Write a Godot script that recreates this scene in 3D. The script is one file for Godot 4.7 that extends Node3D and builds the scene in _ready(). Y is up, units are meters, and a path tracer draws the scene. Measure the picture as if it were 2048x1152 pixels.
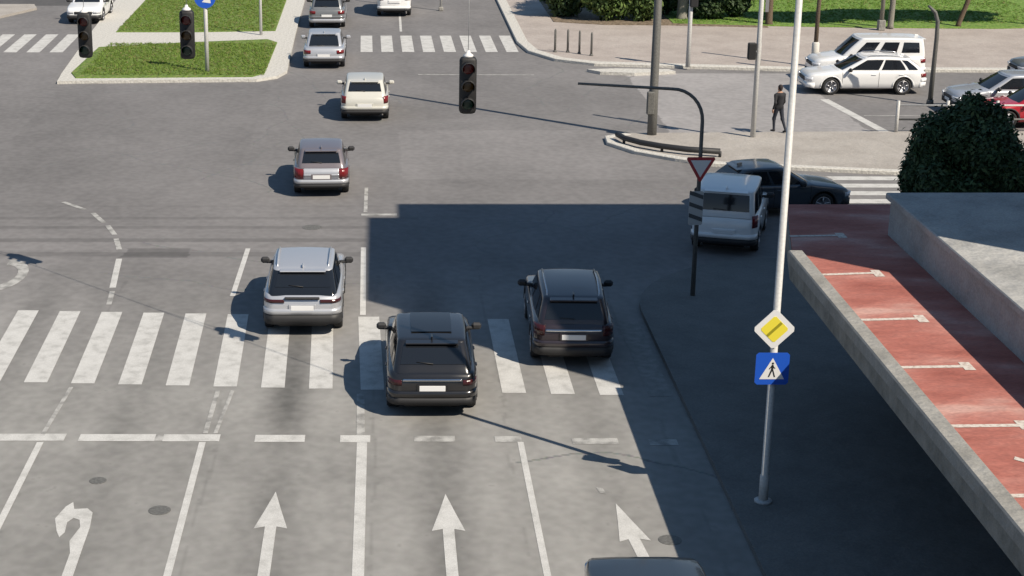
extends Node3D
# A street crossing seen from above. X is right, distances D run away from the viewer (world z = -D), metres.

const SUN_LAT := 0.76      # how far a shadow runs to the left per metre of height
const SUN_FWD := 0.67      # and away from the viewer
var M := {}                # materials
var taken := {}
var rng := RandomNumberGenerator.new()

# ------------------------------------------------------------------ helpers
func P(x: float, d: float, y := 0.0) -> Vector3:
	return Vector3(x, y, -d)

func numbered(n: String) -> String:
	var k: int = taken.get(n, 0)
	taken[n] = k + 1
	return n if k == 0 else "%s_%03d" % [n, k]

func begin(smooth := true) -> SurfaceTool:
	var st := SurfaceTool.new()
	st.begin(Mesh.PRIMITIVE_TRIANGLES)
	st.set_smooth_group(0 if smooth else -1)
	return st

func tri(st: SurfaceTool, a: Vector3, b: Vector3, c: Vector3):
	st.add_vertex(a); st.add_vertex(b); st.add_vertex(c)

func quad(st: SurfaceTool, a: Vector3, b: Vector3, c: Vector3, d: Vector3):
	tri(st, a, b, c); tri(st, a, c, d)

func mesh_of(st: SurfaceTool) -> ArrayMesh:
	st.generate_normals()
	return st.commit()

func put(called: String, mesh: Mesh, mat: Material, parent: Node = self) -> MeshInstance3D:
	var o := MeshInstance3D.new()
	o.name = numbered(called) if parent == self else called
	o.mesh = mesh
	o.material_override = mat
	parent.add_child(o, true)
	return o

func obj(called: String, st: SurfaceTool, mat: Material, parent: Node = self) -> MeshInstance3D:
	return put(called, mesh_of(st), mat, parent)

func thing(called: String, label: String, category: String, at: Vector3, turn := 0.0, group := "") -> Node3D:
	var o := Node3D.new()
	o.name = numbered(called)
	add_child(o)
	o.position = at
	o.rotation.y = turn
	tag(o, label, category, group)
	return o

func tag(o: Node, label: String, category: String, group := ""):
	o.set_meta("label", label)
	o.set_meta("category", category)
	if group: o.set_meta("group", group)

func structure(o: Node) -> Node:
	o.set_meta("kind", "structure")
	return o

func part_node(called: String, parent: Node, at := Vector3.ZERO) -> Node3D:
	var o := Node3D.new()
	o.name = called
	parent.add_child(o, true)
	o.position = at
	return o

# box with chamfered edges
func cbox(st: SurfaceTool, c: Vector3, s: Vector3, ch := 0.01, basis := Basis.IDENTITY):
	var h := s * 0.5
	ch = minf(ch, minf(h.x, minf(h.y, h.z)) * 0.9)
	var pt := func(sx, sy, sz, axis):
		var v := Vector3(sx * h.x, sy * h.y, sz * h.z)
		for k in 3:
			if k != axis: v[k] -= signf(v[k]) * ch
		return c + basis * v
	for axis in 3:
		var u := (axis + 1) % 3
		var w := (axis + 2) % 3
		for s1 in [-1, 1]:
			var q := []
			for e in [[-1, -1], [1, -1], [1, 1], [-1, 1]]:
				var g := [0, 0, 0]
				g[axis] = s1; g[u] = e[0]; g[w] = e[1]
				q.append(pt.call(g[0], g[1], g[2], axis))
			if s1 > 0: quad(st, q[3], q[2], q[1], q[0])
			else: quad(st, q[0], q[1], q[2], q[3])
		for e in [[-1, -1], [1, -1], [1, 1], [-1, 1]]:
			var a := [0, 0, 0]; var b := [0, 0, 0]
			a[axis] = -1; b[axis] = 1
			a[u] = e[0]; b[u] = e[0]; a[w] = e[1]; b[w] = e[1]
			var a1 = pt.call(a[0], a[1], a[2], u); var b1 = pt.call(b[0], b[1], b[2], u)
			var a2 = pt.call(a[0], a[1], a[2], w); var b2 = pt.call(b[0], b[1], b[2], w)
			# pull the ends in along the axis so that the corner stays closed
			if e[0] * e[1] > 0: quad(st, a1, b1, b2, a2)
			else: quad(st, a2, b2, b1, a1)
	for sx in [-1, 1]:
		for sy in [-1, 1]:
			for sz in [-1, 1]:
				var x = pt.call(sx, sy, sz, 0); var y = pt.call(sx, sy, sz, 1); var z = pt.call(sx, sy, sz, 2)
				if sx * sy * sz > 0: tri(st, x, z, y)
				else: tri(st, x, y, z)

func boxobj(called: String, c: Vector3, s: Vector3, mat: Material, parent: Node = self, ch := 0.01, basis := Basis.IDENTITY) -> MeshInstance3D:
	var st := begin(false)
	cbox(st, c, s, ch, basis)
	return obj(called, st, mat, parent)

# tube along points with a radius at each
func tube(st: SurfaceTool, pts: Array, radii: Array, sides := 10, caps := true):
	var rings := []
	var n := pts.size()
	var side := Vector3.RIGHT
	for i in n:
		var dir: Vector3 = (pts[mini(i + 1, n - 1)] - pts[maxi(i - 1, 0)]).normalized()
		if absf(dir.dot(side)) > 0.95: side = Vector3.UP if absf(dir.y) < 0.9 else Vector3.BACK
		side = (side - dir * dir.dot(side)).normalized()
		var other := dir.cross(side)
		var ring := PackedVector3Array()
		var r: float = radii[i] if i < radii.size() else radii[-1]
		for k in sides:
			var a := TAU * k / sides
			ring.append(pts[i] + (side * cos(a) + other * sin(a)) * r)
		rings.append(ring)
	loft(st, rings, true, caps)

func tubeobj(called: String, pts: Array, radii: Array, mat: Material, parent: Node = self, sides := 10) -> MeshInstance3D:
	var st := begin()
	tube(st, pts, radii, sides)
	return obj(called, st, mat, parent)

func loft(st: SurfaceTool, rings: Array, closed := true, caps := false):
	for i in rings.size() - 1:
		var a: PackedVector3Array = rings[i]
		var b: PackedVector3Array = rings[i + 1]
		var n := a.size()
		for k in (n if closed else n - 1):
			var k2 := (k + 1) % n
			if a[k].distance_squared_to(b[k]) < 1e-12 and a[k2].distance_squared_to(b[k2]) < 1e-12: continue
			quad(st, a[k], b[k], b[k2], a[k2])
	if caps:
		for e in [0, rings.size() - 1]:
			var r: PackedVector3Array = rings[e]
			var c := Vector3.ZERO
			for v in r: c += v
			c /= r.size()
			for k in r.size():
				if e == 0: tri(st, c, r[k], r[(k + 1) % r.size()])
				else: tri(st, c, r[(k + 1) % r.size()], r[k])

func lathe(st: SurfaceTool, prof: Array, at: Vector3, axis := Vector3.UP, sides := 20):
	var u := axis.cross(Vector3.FORWARD if absf(axis.z) < 0.9 else Vector3.RIGHT).normalized()
	var w := axis.cross(u)
	var rings := []
	for p in prof:
		var ring := PackedVector3Array()
		for k in sides:
			var a := TAU * k / sides
			ring.append(at + axis * p[1] + (u * cos(a) + w * sin(a)) * p[0])
		rings.append(ring)
	loft(st, rings, true, true)

# flat polygon (list of Vector2 X,D) as a slab from y0 up to y1
func slab(st: SurfaceTool, poly: PackedVector2Array, y0: float, y1: float, bevel := 0.0, sides := true):
	if Geometry2D.is_polygon_clockwise(poly): poly.reverse()
	var top := poly
	if bevel > 0.0:
		var o := Geometry2D.offset_polygon(poly, -bevel, Geometry2D.JOIN_MITER)
		if o.size() == 1 and o[0].size() == poly.size():
			# keep the same order: match nearest start
			var best := 0
			for k in o[0].size():
				if o[0][k].distance_to(poly[0]) < o[0][best].distance_to(poly[0]): best = k
			top = PackedVector2Array()
			for k in o[0].size(): top.append(o[0][(best + k) % o[0].size()])
	var idx := Geometry2D.triangulate_polygon(top)
	for i in range(0, idx.size(), 3):
		var a := top[idx[i]]; var b := top[idx[i + 1]]; var c := top[idx[i + 2]]
		if (b - a).cross(c - a) > 0: tri(st, P(a.x, a.y, y1), P(c.x, c.y, y1), P(b.x, b.y, y1))
		else: tri(st, P(a.x, a.y, y1), P(b.x, b.y, y1), P(c.x, c.y, y1))
	if not sides: return
	var n := poly.size()
	for k in n:
		var a := poly[k]; var b := poly[(k + 1) % n]
		var ym := y1 - bevel
		quad(st, P(a.x, a.y, y0), P(a.x, a.y, ym), P(b.x, b.y, ym), P(b.x, b.y, y0))
		if bevel > 0.0:
			var ta := top[k]; var tb := top[(k + 1) % n]
			quad(st, P(a.x, a.y, ym), P(ta.x, ta.y, y1), P(tb.x, tb.y, y1), P(b.x, b.y, ym))

func V2(a: Array) -> PackedVector2Array:
	var r := PackedVector2Array()
	for i in range(0, a.size(), 2): r.append(Vector2(a[i], a[i + 1]))
	return r

# a strip of width w along an open line, on the inner side given by sign
func strip_poly(line: PackedVector2Array, w: float) -> PackedVector2Array:
	var inner := PackedVector2Array()
	var r := PackedVector2Array()
	var n := line.size()
	for i in n:
		var d := (line[mini(i + 1, n - 1)] - line[maxi(i - 1, 0)]).normalized()
		inner.append(line[i] + Vector2(d.y, -d.x) * w)
		r.append(line[i] - Vector2(d.y, -d.x) * signf(w) * 0.012)
	inner.reverse()
	r.append_array(inner)
	return r

# ------------------------------------------------------------------ materials
func noise(freq: float, seed_: int, oct := 4, kind := FastNoiseLite.TYPE_SIMPLEX_SMOOTH) -> FastNoiseLite:
	var n := FastNoiseLite.new()
	n.seed = seed_; n.frequency = freq; n.noise_type = kind
	n.fractal_octaves = oct
	return n

func lin(r: float, g: float, b: float) -> Color:
	return Color(r, g, b).linear_to_srgb()

# texture whose tone wanders between colours (linear) along a noise
func tone_tex(cols: Array, freq: float, seed_: int, size := 256, stretch := 1.0, oct := 5) -> ImageTexture:
	var n := noise(freq, seed_, oct)
	var im := n.get_seamless_image(size, size)
	im.convert(Image.FORMAT_L8)
	var src := im.get_data()
	var lut := []
	for i in 256:
		var t := clampf((i / 255.0 - 0.5) * 1.35 + 0.5, 0.0, 0.9999) * (cols.size() - 1)
		var a: Color = cols[int(t)]; var b: Color = cols[int(t) + 1]
		lut.append(a.lerp(b, t - int(t)).linear_to_srgb())
	var out := PackedByteArray()
	out.resize(size * size * 3)
	rng.seed = seed_
	for i in size * size:
		var c: Color = lut[src[i]]
		var g := rng.randf_range(0.93, 1.07)
		out[i * 3] = clampi(int(c.r * g * 255), 0, 255)
		out[i * 3 + 1] = clampi(int(c.g * g * 255), 0, 255)
		out[i * 3 + 2] = clampi(int(c.b * g * 255), 0, 255)
	var r := Image.create_from_data(size, size, false, Image.FORMAT_RGB8, out)
	r.generate_mipmaps()
	return ImageTexture.create_from_image(r)

func bump_tex(freq: float, seed_: int, strength: float) -> NoiseTexture2D:
	var t := NoiseTexture2D.new()
	t.width = 256; t.height = 256; t.seamless = true
	t.as_normal_map = true; t.bump_strength = strength
	t.noise = noise(freq, seed_, 4)
	return t

func solid(col: Color, rough: float, metal := 0.0) -> StandardMaterial3D:
	var m := StandardMaterial3D.new()
	m.albedo_color = col.linear_to_srgb()
	m.roughness = rough
	m.metallic = metal
	return m

func grained(cols: Array, freq: float, seed_: int, metres: float, rough: float, bump := 0.0, stretch := Vector3.ONE) -> StandardMaterial3D:
	var m := StandardMaterial3D.new()
	m.albedo_texture = tone_tex(cols, freq, seed_)
	m.uv1_triplanar = true
	m.uv1_world_triplanar = true
	m.uv1_scale = stretch / metres
	m.roughness = rough
	if bump > 0.0:
		m.normal_enabled = true
		m.normal_texture = bump_tex(0.06, seed_ + 7, 6.0)
		m.normal_scale = bump
	return m

func paint(col: Color, rough := 0.32, metal := 0.25) -> StandardMaterial3D:
	var m := solid(col, rough, metal)
	m.clearcoat_enabled = true
	m.clearcoat = 0.9
	m.clearcoat_roughness = 0.08
	return m

func make_materials():
	M.ground = grained([Color(.15, .148, .145), Color(.19, .187, .182), Color(.215, .21, .203)], 0.02, 3, 9.0, 0.92)
	M.paint = grained([Color(.38, .376, .362), Color(.455, .45, .435), Color(.49, .485, .47), Color(.51, .505, .49)], 0.02, 5, 2.6, 0.8)
	M.paint_worn = grained([Color(.20, .197, .19), Color(.27, .266, .256), Color(.36, .355, .342), Color(.41, .405, .39)], 0.022, 15, 2.2, 0.85)
	M.paint_shaded = grained([Color(.18, .177, .17), Color(.21, .207, .198), Color(.25, .246, .237)], 0.03, 16, 2.2, 0.85)  # road paint toned down for the shadowed stripe, shade mixed into the colour
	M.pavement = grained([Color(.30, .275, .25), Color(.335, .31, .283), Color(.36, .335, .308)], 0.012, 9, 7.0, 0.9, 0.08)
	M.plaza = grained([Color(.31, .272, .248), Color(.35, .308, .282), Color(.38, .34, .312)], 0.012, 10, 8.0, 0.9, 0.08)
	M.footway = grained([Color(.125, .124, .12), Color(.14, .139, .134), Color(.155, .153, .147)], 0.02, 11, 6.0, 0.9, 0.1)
	M.kerb = grained([Color(.42, .405, .37), Color(.50, .485, .45), Color(.55, .535, .50)], 0.05, 12, 2.0, 0.85, 0.4)
	M.concrete = grained([Color(.22, .213, .195), Color(.27, .262, .242), Color(.30, .292, .272)], 0.015, 13, 4.0, 0.88, 0.25)
	M.fascia = grained([Color(.16, .157, .14), Color(.21, .205, .185), Color(.25, .243, .22)], 0.02, 18, 3.0, 0.9, 0.3)
	M.roofgrey = grained([Color(.26, .258, .25), Color(.33, .327, .317), Color(.37, .366, .352)], 0.015, 14, 6.0, 0.88, 0.2)
	M.deckred = grained([Color(.27, .082, .062), Color(.34, .118, .092), Color(.385, .16, .13), Color(.47, .275, .235)], 0.012, 21, 6.0, 0.85, 0.15, Vector3(0.6, 1, 1.3))
	M.deckpaint = grained([Color(.38, .30, .26), Color(.55, .50, .45), Color(.60, .55, .50)], 0.05, 22, 1.2, 0.8)
	M.stucco = grained([Color(.42, .40, .36), Color(.50, .48, .44), Color(.53, .51, .47)], 0.02, 24, 5.0, 0.9, 0.4)
	M.grass = grained([Color(.085, .135, .02), Color(.11, .175, .026), Color(.13, .195, .036), Color(.19, .19, .065)], 0.03, 25, 4.0, 0.95, 1.0)
	M.lawn = grained([Color(.085, .155, .02), Color(.115, .205, .028), Color(.135, .23, .038), Color(.19, .22, .06)], 0.03, 35, 4.0, 0.95, 0.6)
	M.soil = grained([Color(.10, .075, .05), Color(.17, .13, .09), Color(.24, .19, .14)], 0.04, 26, 3.0, 0.95, 0.6)
	M.bark = grained([Color(.06, .042, .028), Color(.12, .085, .058), Color(.16, .12, .085)], 0.08, 27, 0.8, 0.95, 1.0)
	M.bark_grey = grained([Color(.13, .12, .10), Color(.22, .21, .18), Color(.30, .29, .25)], 0.08, 28, 0.8, 0.95, 1.0)
	M.limewash = grained([Color(.45, .43, .39), Color(.60, .58, .53), Color(.66, .64, .60)], 0.08, 29, 0.7, 0.9)
	M.glass = solid(Color(.012, .014, .018), 0.06)
	M.glass.metallic_specular = 0.6
	M.window = solid(Color(.03, .035, .04), 0.08)
	M.rubber = solid(Color(.018, .018, .019), 0.85)
	M.rim = solid(Color(.38, .38, .40), 0.35, 0.8)
	M.plastic = solid(Color(.022, .022, .024), 0.6)
	M.under = solid(Color(.012, .012, .012), 0.9)
	M.plate = solid(Color(.72, .72, .72), 0.5)
	M.tail = solid(Color(.15, .012, .014), 0.2)
	M.tail_dark = solid(Color(.045, .010, .012), 0.2)
	M.lamp = solid(Color(.62, .63, .66), 0.12, 0.2)
	M.chrome = solid(Color(.55, .55, .57), 0.18, 1.0)
	M.steel = grained([Color(.30, .305, .31), Color(.42, .425, .43), Color(.47, .475, .48)], 0.06, 31, 0.9, 0.5)
	M.pole_white = grained([Color(.40, .395, .385), Color(.50, .495, .48), Color(.56, .555, .54)], 0.05, 32, 1.0, 0.5)
	M.pole_grey = grained([Color(.09, .088, .082), Color(.12, .118, .11), Color(.15, .147, .137)], 0.05, 33, 1.0, 0.6)
	M.sign_white = solid(Color(.72, .71, .70), 0.45)
	M.sign_blue = solid(Color(.015, .09, .50), 0.4)
	M.sign_yellow = solid(Color(.78, .66, .06), 0.4)
	M.sign_olive = solid(Color(.30, .27, .015), 0.5)
	M.sign_red = solid(Color(.42, .05, .055), 0.4)
	M.sign_black = solid(Color(.02, .022, .025), 0.5)
	M.sign_grey = solid(Color(.42, .43, .43), 0.6)
	M.sign_slate = solid(Color(.07, .075, .08), 0.6)
	M.sign_back = solid(Color(.28, .28, .29), 0.5, 0.4)
	M.housing = solid(Color(.016, .0155, .016), 0.6)
	M.lens_red = solid(Color(.10, .010, .010), 0.25)
	M.lens_amber = solid(Color(.06, .030, .004), 0.25)
	M.lens_green = solid(Color(.006, .03, .018), 0.25)

# ------------------------------------------------------------------ road texture
const TX0 := -24.0
const TX1 := 30.0
const TD0 := 12.0
const TD1 := 104.0
func road_texture() -> ImageTexture:
	var w := 1024
	var h := 1536
	var na := noise(0.006, 41, 4).get_image(w, h, false, false, false)
	var nb := noise(0.035, 42, 4).get_image(w, h, false, false, false)
	var nc := noise(0.16, 43, 3).get_image(w, h, false, false, false)
	for im in [na, nb, nc]: im.convert(Image.FORMAT_L8)
	var a := na.get_data(); var b := nb.get_data(); var c := nc.get_data()
	var out := PackedByteArray()
	out.resize(w * h * 3)
	# across-the-lane profile: oily dark strip in the middle of each lane, polished tracks beside it
	var cols := PackedFloat32Array()
	cols.resize(w)
	for i in w:
		var x := TX0 + (TX1 - TX0) * (i + 0.5) / w
		var v := 0.0
		for lane in [[-8.3, .7], [-5.15, .8], [-1.98, 1.25], [1.12, 1.0], [4.2, .5]]:
			var dx: float = x - lane[0]
			v -= lane[1] * exp(-dx * dx / 0.20)
			for t in [-0.82, 0.82]:
				var e: float = dx - t
				v += 0.18 * exp(-e * e / 0.08)
		cols[i] = v
	# patches of other asphalt: x0, x1, d0, d1, tone
	var patches := [[-30.0, -0.55, 43.75, 44.15, .80], [-30.0, -0.55, 44.35, 45.15, 1.07], [-30.0, -0.45, 45.2, 45.55, .77], [-30.0, -0.4, 46.55, 46.85, .80], [-30.0, 1.0, 47.6, 47.85, .84],
		[-30.0, 0.0, 49.0, 49.2, .92], [-7.0, -5.2, 43.6, 44.5, .66], [-11.0, -8.6, 36.0, 45.0, 1.04], [-3.4, -0.6, 26.0, 33.2, 1.03], [2.8, 5.0, 22.0, 29.6, 1.05], [-6.2, -4.0, 21.0, 28.3, .96],
		[-13.0, -4.6, 52.0, 69.0, .955], [0.6, 9.8, 52.5, 60.0, 1.12], [1.6, 6.0, 62.0, 72.0, .96], [10.3, 17.4, 59.0, 71.6, 1.62], [-30.0, -16.0, 92.4, 110.0, .52], [-12.0, -7.4, 33.2, 43.6, 1.02]]
	var seams := [-6.65, -3.3, -0.15, 2.5, 5.6]
	for j in h:
		var d := TD0 + (TD1 - TD0) * (j + 0.5) / h
		var near := clampf((43.5 - d) / 3.0, 0.0, 1.0)
		var far := clampf((d - 71.0) / 4.0, 0.0, 1.0) * 0.5
		var row := []
		for p in patches:
			if d > p[2] and d < p[3]: row.append(p)
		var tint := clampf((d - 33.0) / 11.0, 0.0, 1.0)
		for i in w:
			var k := j * w + i
			var t := (a[k] - 128) * 0.0016 + (b[k] - 128) * 0.0008 + (c[k] - 128) * 0.0013
			var x := TX0 + (TX1 - TX0) * (i + 0.5) / w
			var v := 1.0 + t
			if near > 0.0 or far > 0.0:
				v += cols[i] * (0.21 + (a[k] - 128) * 0.004) * (near + far)
			for p in row:
				var wob := (b[k] - 128) * 0.0012
				if x > p[0] + wob and x < p[1] + wob: v *= p[4]
			if near > 0.5:
				for s in seams:
					if absf(x - s + (a[k] - 128) * 0.0015) < 0.035 and b[k] > 118: v *= 0.86
			if c[k] > 205 and b[k] > 150: v *= 0.80       # oil spots
			v = maxf(v, 0.3)
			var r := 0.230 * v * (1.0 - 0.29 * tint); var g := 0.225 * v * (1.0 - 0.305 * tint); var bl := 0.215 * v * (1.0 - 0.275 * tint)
			out[k * 3] = int(255.0 * (1.055 * pow(r, 0.41667) - 0.055))
			out[k * 3 + 1] = int(255.0 * (1.055 * pow(g, 0.41667) - 0.055))
			out[k * 3 + 2] = int(255.0 * (1.055 * pow(bl, 0.41667) - 0.055))
	# sealed cracks: thin wandering lines of tar
	rng.seed = 4711
	for q in 26:
		var x := rng.randf_range(-12.0, 9.0); var d := rng.randf_range(20.0, 68.0)
		var dir := rng.randf_range(-.35, .35) + (0.0 if rng.randf() < .5 else PI * .5)
		for k in int(rng.randf_range(60, 260)):
			dir += rng.randf_range(-.16, .16)
			x += cos(dir) * .05; d += sin(dir) * .05
			var i := int((x - TX0) / (TX1 - TX0) * w); var j := int((d - TD0) / (TD1 - TD0) * h)
			if i < 1 or j < 1 or i >= w - 1 or j >= h - 1: continue
			var o := (j * w + i) * 3
			for e in 3: out[o + e] = mini(out[o + e], int(98 + rng.randf() * 12))
	var r := Image.create_from_data(w, h, false, Image.FORMAT_RGB8, out)
	r.generate_mipmaps()
	return ImageTexture.create_from_image(r)

# ------------------------------------------------------------------ road markings
var road: MeshInstance3D
func mark(called: String, poly: PackedVector2Array, mat = null):
	var st := begin(false)
	slab(st, poly, 0.0, 0.006, 0.0, false)
	obj(called, st, mat if mat else M.paint, road)

func mark_line(called: String, x0: float, d0: float, x1: float, d1: float, w := 0.13, mat = null):
	var a := Vector2(x0, d0); var b := Vector2(x1, d1)
	var n := (b - a).normalized().orthogonal() * w * 0.5
	mark(called, PackedVector2Array([a + n, b + n, b - n, a - n]), mat)

func arrow_up(x: float, tip: float, turn := 0.0, wide := 0.29):
	var pts := V2([0, 0, -wide * .5, -.80, -wide, -1.55, -.10, -1.47, -.10, -6.5, .10, -6.5, .10, -1.47, wide, -1.55, wide * .5, -.80])
	var r := PackedVector2Array()
	for p in pts: r.append(p.rotated(turn) + Vector2(x, tip))
	mark("arrow_marking", r)

func build_road():
	var st := begin(false)
	st.set_normal(Vector3.UP)
	for e in [[0, 0], [0, 1], [1, 1], [0, 0], [1, 1], [1, 0]]:
		st.set_uv(Vector2(e[0], e[1]))
		st.add_vertex(P(lerpf(TX0, TX1, e[0]), lerpf(TD0, TD1, e[1]), 0.0))
	road = MeshInstance3D.new()
	road.name = "road"
	road.mesh = st.commit()
	var m := StandardMaterial3D.new()
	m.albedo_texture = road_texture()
	m.roughness = 0.88
	m.texture_repeat = false
	road.material_override = m
	add_child(road)
	structure(road)
	# lane lines up to the stop line, then across the junction
	for x in [-6.67, -3.51]: mark_line("lane_line", x, 14, x, 30.75, 0.13)
	mark_line("lane_line", -0.40, 14, -0.40, 30.75, 0.20)
	mark_line("lane_line", 2.69, 14, 2.69, 30.75, 0.12)
	mark_line("lane_line", -0.43, 31.1, -0.46, 33.4, 0.16, M.paint_worn)
	mark_line("lane_line", -0.47, 38.7, -0.52, 44.6, 0.14)
	mark_line("lane_line", -0.62, 48.12, 0.42, 48.12, 0.22, M.paint_worn)
	mark_line("lane_line", -0.50, 48.4, -0.50, 51.4, 0.11, M.paint_worn)
	mark_line("lane_line", -3.72, 40.2, -3.66, 44.5, 0.13)
	mark_line("lane_line", -3.50, 31.2, -3.47, 33.6, 0.10, M.paint_worn)
	mark_line("lane_line", -3.30, 31.2, -3.16, 33.6, 0.08, M.paint_worn)
	mark_line("lane_line", -6.7, 31.1, -6.6, 33.8, 0.09, M.paint_worn)
	mark_line("lane_line", -6.68, 39.5, -6.76, 40.6, 0.13, M.paint_worn)
	mark_line("lane_line", -6.80, 40.9, -7.02, 43.5, 0.16)
	# dashed guide that bends left through the junction
	var guide := [[-7.15, 44.4, -7.4, 45.5], [-7.5, 45.9, -7.85, 46.9], [-8.0, 47.2, -8.5, 48.3], [-8.8, 48.7, -9.6, 49.6]]
	for g in guide: mark_line("guide_line", g[0], g[1], g[2], g[3], 0.15, M.paint_worn)
	# stop line, broken and worn
	for s in [[-7.9, -6.23, 31.0], [-5.95, -4.46, 30.98], [-4.3, -3.19, 30.97], [-2.5, -1.52, 30.94], [-0.83, -0.24, 30.92]]: mark_line("stop_line", s[0], s[2], s[1], s[2], 0.36)
	for s in [[-8.9, -7.95, 31.0], [-4.46, -4.3, 30.97], [0.62, 1.42, 30.92], [2.2, 2.72, 30.9], [3.7, 4.6, 30.8], [5.2, 5.75, 30.74]]: mark_line("stop_line", s[0], s[2], s[1], s[2], 0.30, M.paint_worn)
	# near zebra crossing; the last stripe, in shadow, has its dimness painted in
	for k in 16:
		var x := -9.45 + 1.018 * k
		if k == 9: x = -0.21
		var near := 33.62 - x * 0.062
		var far := 38.55 - x * 0.06
		mark("zebra_stripe", V2([x - .25, near, x - .25 - (0.02 if x > 0 else 0.12), far, x + .25 - (0.02 if x > 0 else 0.12), far, x + .25, near]), M.paint if k < 15 else M.paint_shaded)
	# far zebra crossing and the one over the other carriageway
	for k in 8: mark("zebra_stripe", V2([-1.0 + k * .95, 77.1, -1.05 + k * .95, 81.9, -.5 + k * .95, 81.9, -.45 + k * .95, 77.1]))
	for k in 6: mark("zebra_stripe", V2([-20.4 + k * 1.05, 77.0, -20.5 + k * 1.05, 82.3, -19.9 + k * 1.05, 82.3, -19.8 + k * 1.05, 77.0]))
	# side street crossing: stripes run across the picture
	for k in 6: mark("zebra_stripe", V2([13.6, 47.5 + k * .98, 13.6, 48.0 + k * .98, 17.6, 47.95 + k * .98, 17.6, 47.45 + k * .98]))
	mark_line("stop_line", 18.05, 58.9, 17.3, 65.8, 0.36)
	mark_line("lane_line", 18.0, 62.6, 28.0, 62.4, 0.12, M.paint_worn)
	mark_line("lane_line", 1.5, 71.3, 6.4, 71.2, 0.14, M.paint_worn)
	mark_line("lane_line", 0.9, 83.2, 0.9, 89.5, 0.12)
	# lane arrows
	arrow_up(-1.94, 28.4)
	arrow_up(1.14, 28.3)
	arrow_up(4.17, 27.9, 0.085, 0.27)
	mark("arrow_marking", V2([3.94, 28.35, 3.90, 28.6, 4.02, 28.55, 4.06, 28.3]), M.paint_worn)
	# left-turn arrow: bent shaft with a head pointing left
	mark("arrow_marking", V2([-5.18, 21.5, -5.24, 25.9, -5.33, 26.35, -5.24, 26.9, -5.30, 27.2, -5.42, 27.28, -5.50, 27.1, -5.47, 26.7, -5.53, 26.5, -5.62, 26.75, -5.74, 27.25, -5.64, 27.75, -5.54, 27.95, -5.47, 27.65, -5.24, 27.68, -5.12, 27.5, -5.07, 26.9, -5.06, 26.0, -4.98, 21.5]))
	# round mark at the edge of the view
	var ringp := PackedVector2Array()
	for k in 13: ringp.append(Vector2(-9.9, 42.0) + Vector2(cos(-PI * .5 + PI * k / 12.0), sin(-PI * .5 + PI * k / 12.0) * 2.0) * 0.72)
	for k in 13: ringp.append(Vector2(-9.9, 42.0) + Vector2(cos(PI * .5 - PI * k / 12.0), sin(PI * .5 - PI * k / 12.0) * 2.0) * 0.46)
	mark("road_symbol", ringp, M.paint_worn)
	# manhole cover and gully grates
	for g in [[-5.25, 28.9, .16], [-3.95, 27.6, .2], [-2.0, 46.7, .28], [4.9, 26.4, .2]]:
		var s2 := begin(false)
		lathe(s2, [[g[2], 0.0], [g[2], .006], [g[2] * .9, .008]], P(g[0], g[1]), Vector3.UP, 18)
		obj("manhole_cover", s2, M.pole_grey, road)

# a raised area with a kerb strip along part of its edge
func raised(called: String, poly: PackedVector2Array, mat: Material, h: float, kerb_line = null, kw := 0.28):
	var st := begin(false)
	slab(st, poly, 0.0, h, 0.0)
	var o := obj(called, st, mat)
	structure(o)
	if kerb_line:
		var k := begin(false)
		slab(k, strip_poly(kerb_line, kw), 0.0, h + 0.012, 0.02)
		obj("kerb", k, M.kerb, o)
	return o

func arc(cx: float, cd: float, r: float, a0: float, a1: float, n := 10) -> PackedVector2Array:
	var o := PackedVector2Array()
	for k in n + 1:
		var a := deg_to_rad(lerpf(a0, a1, float(k) / n))
		o.append(Vector2(cx + cos(a) * r, cd + sin(a) * r))
	return o

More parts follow.
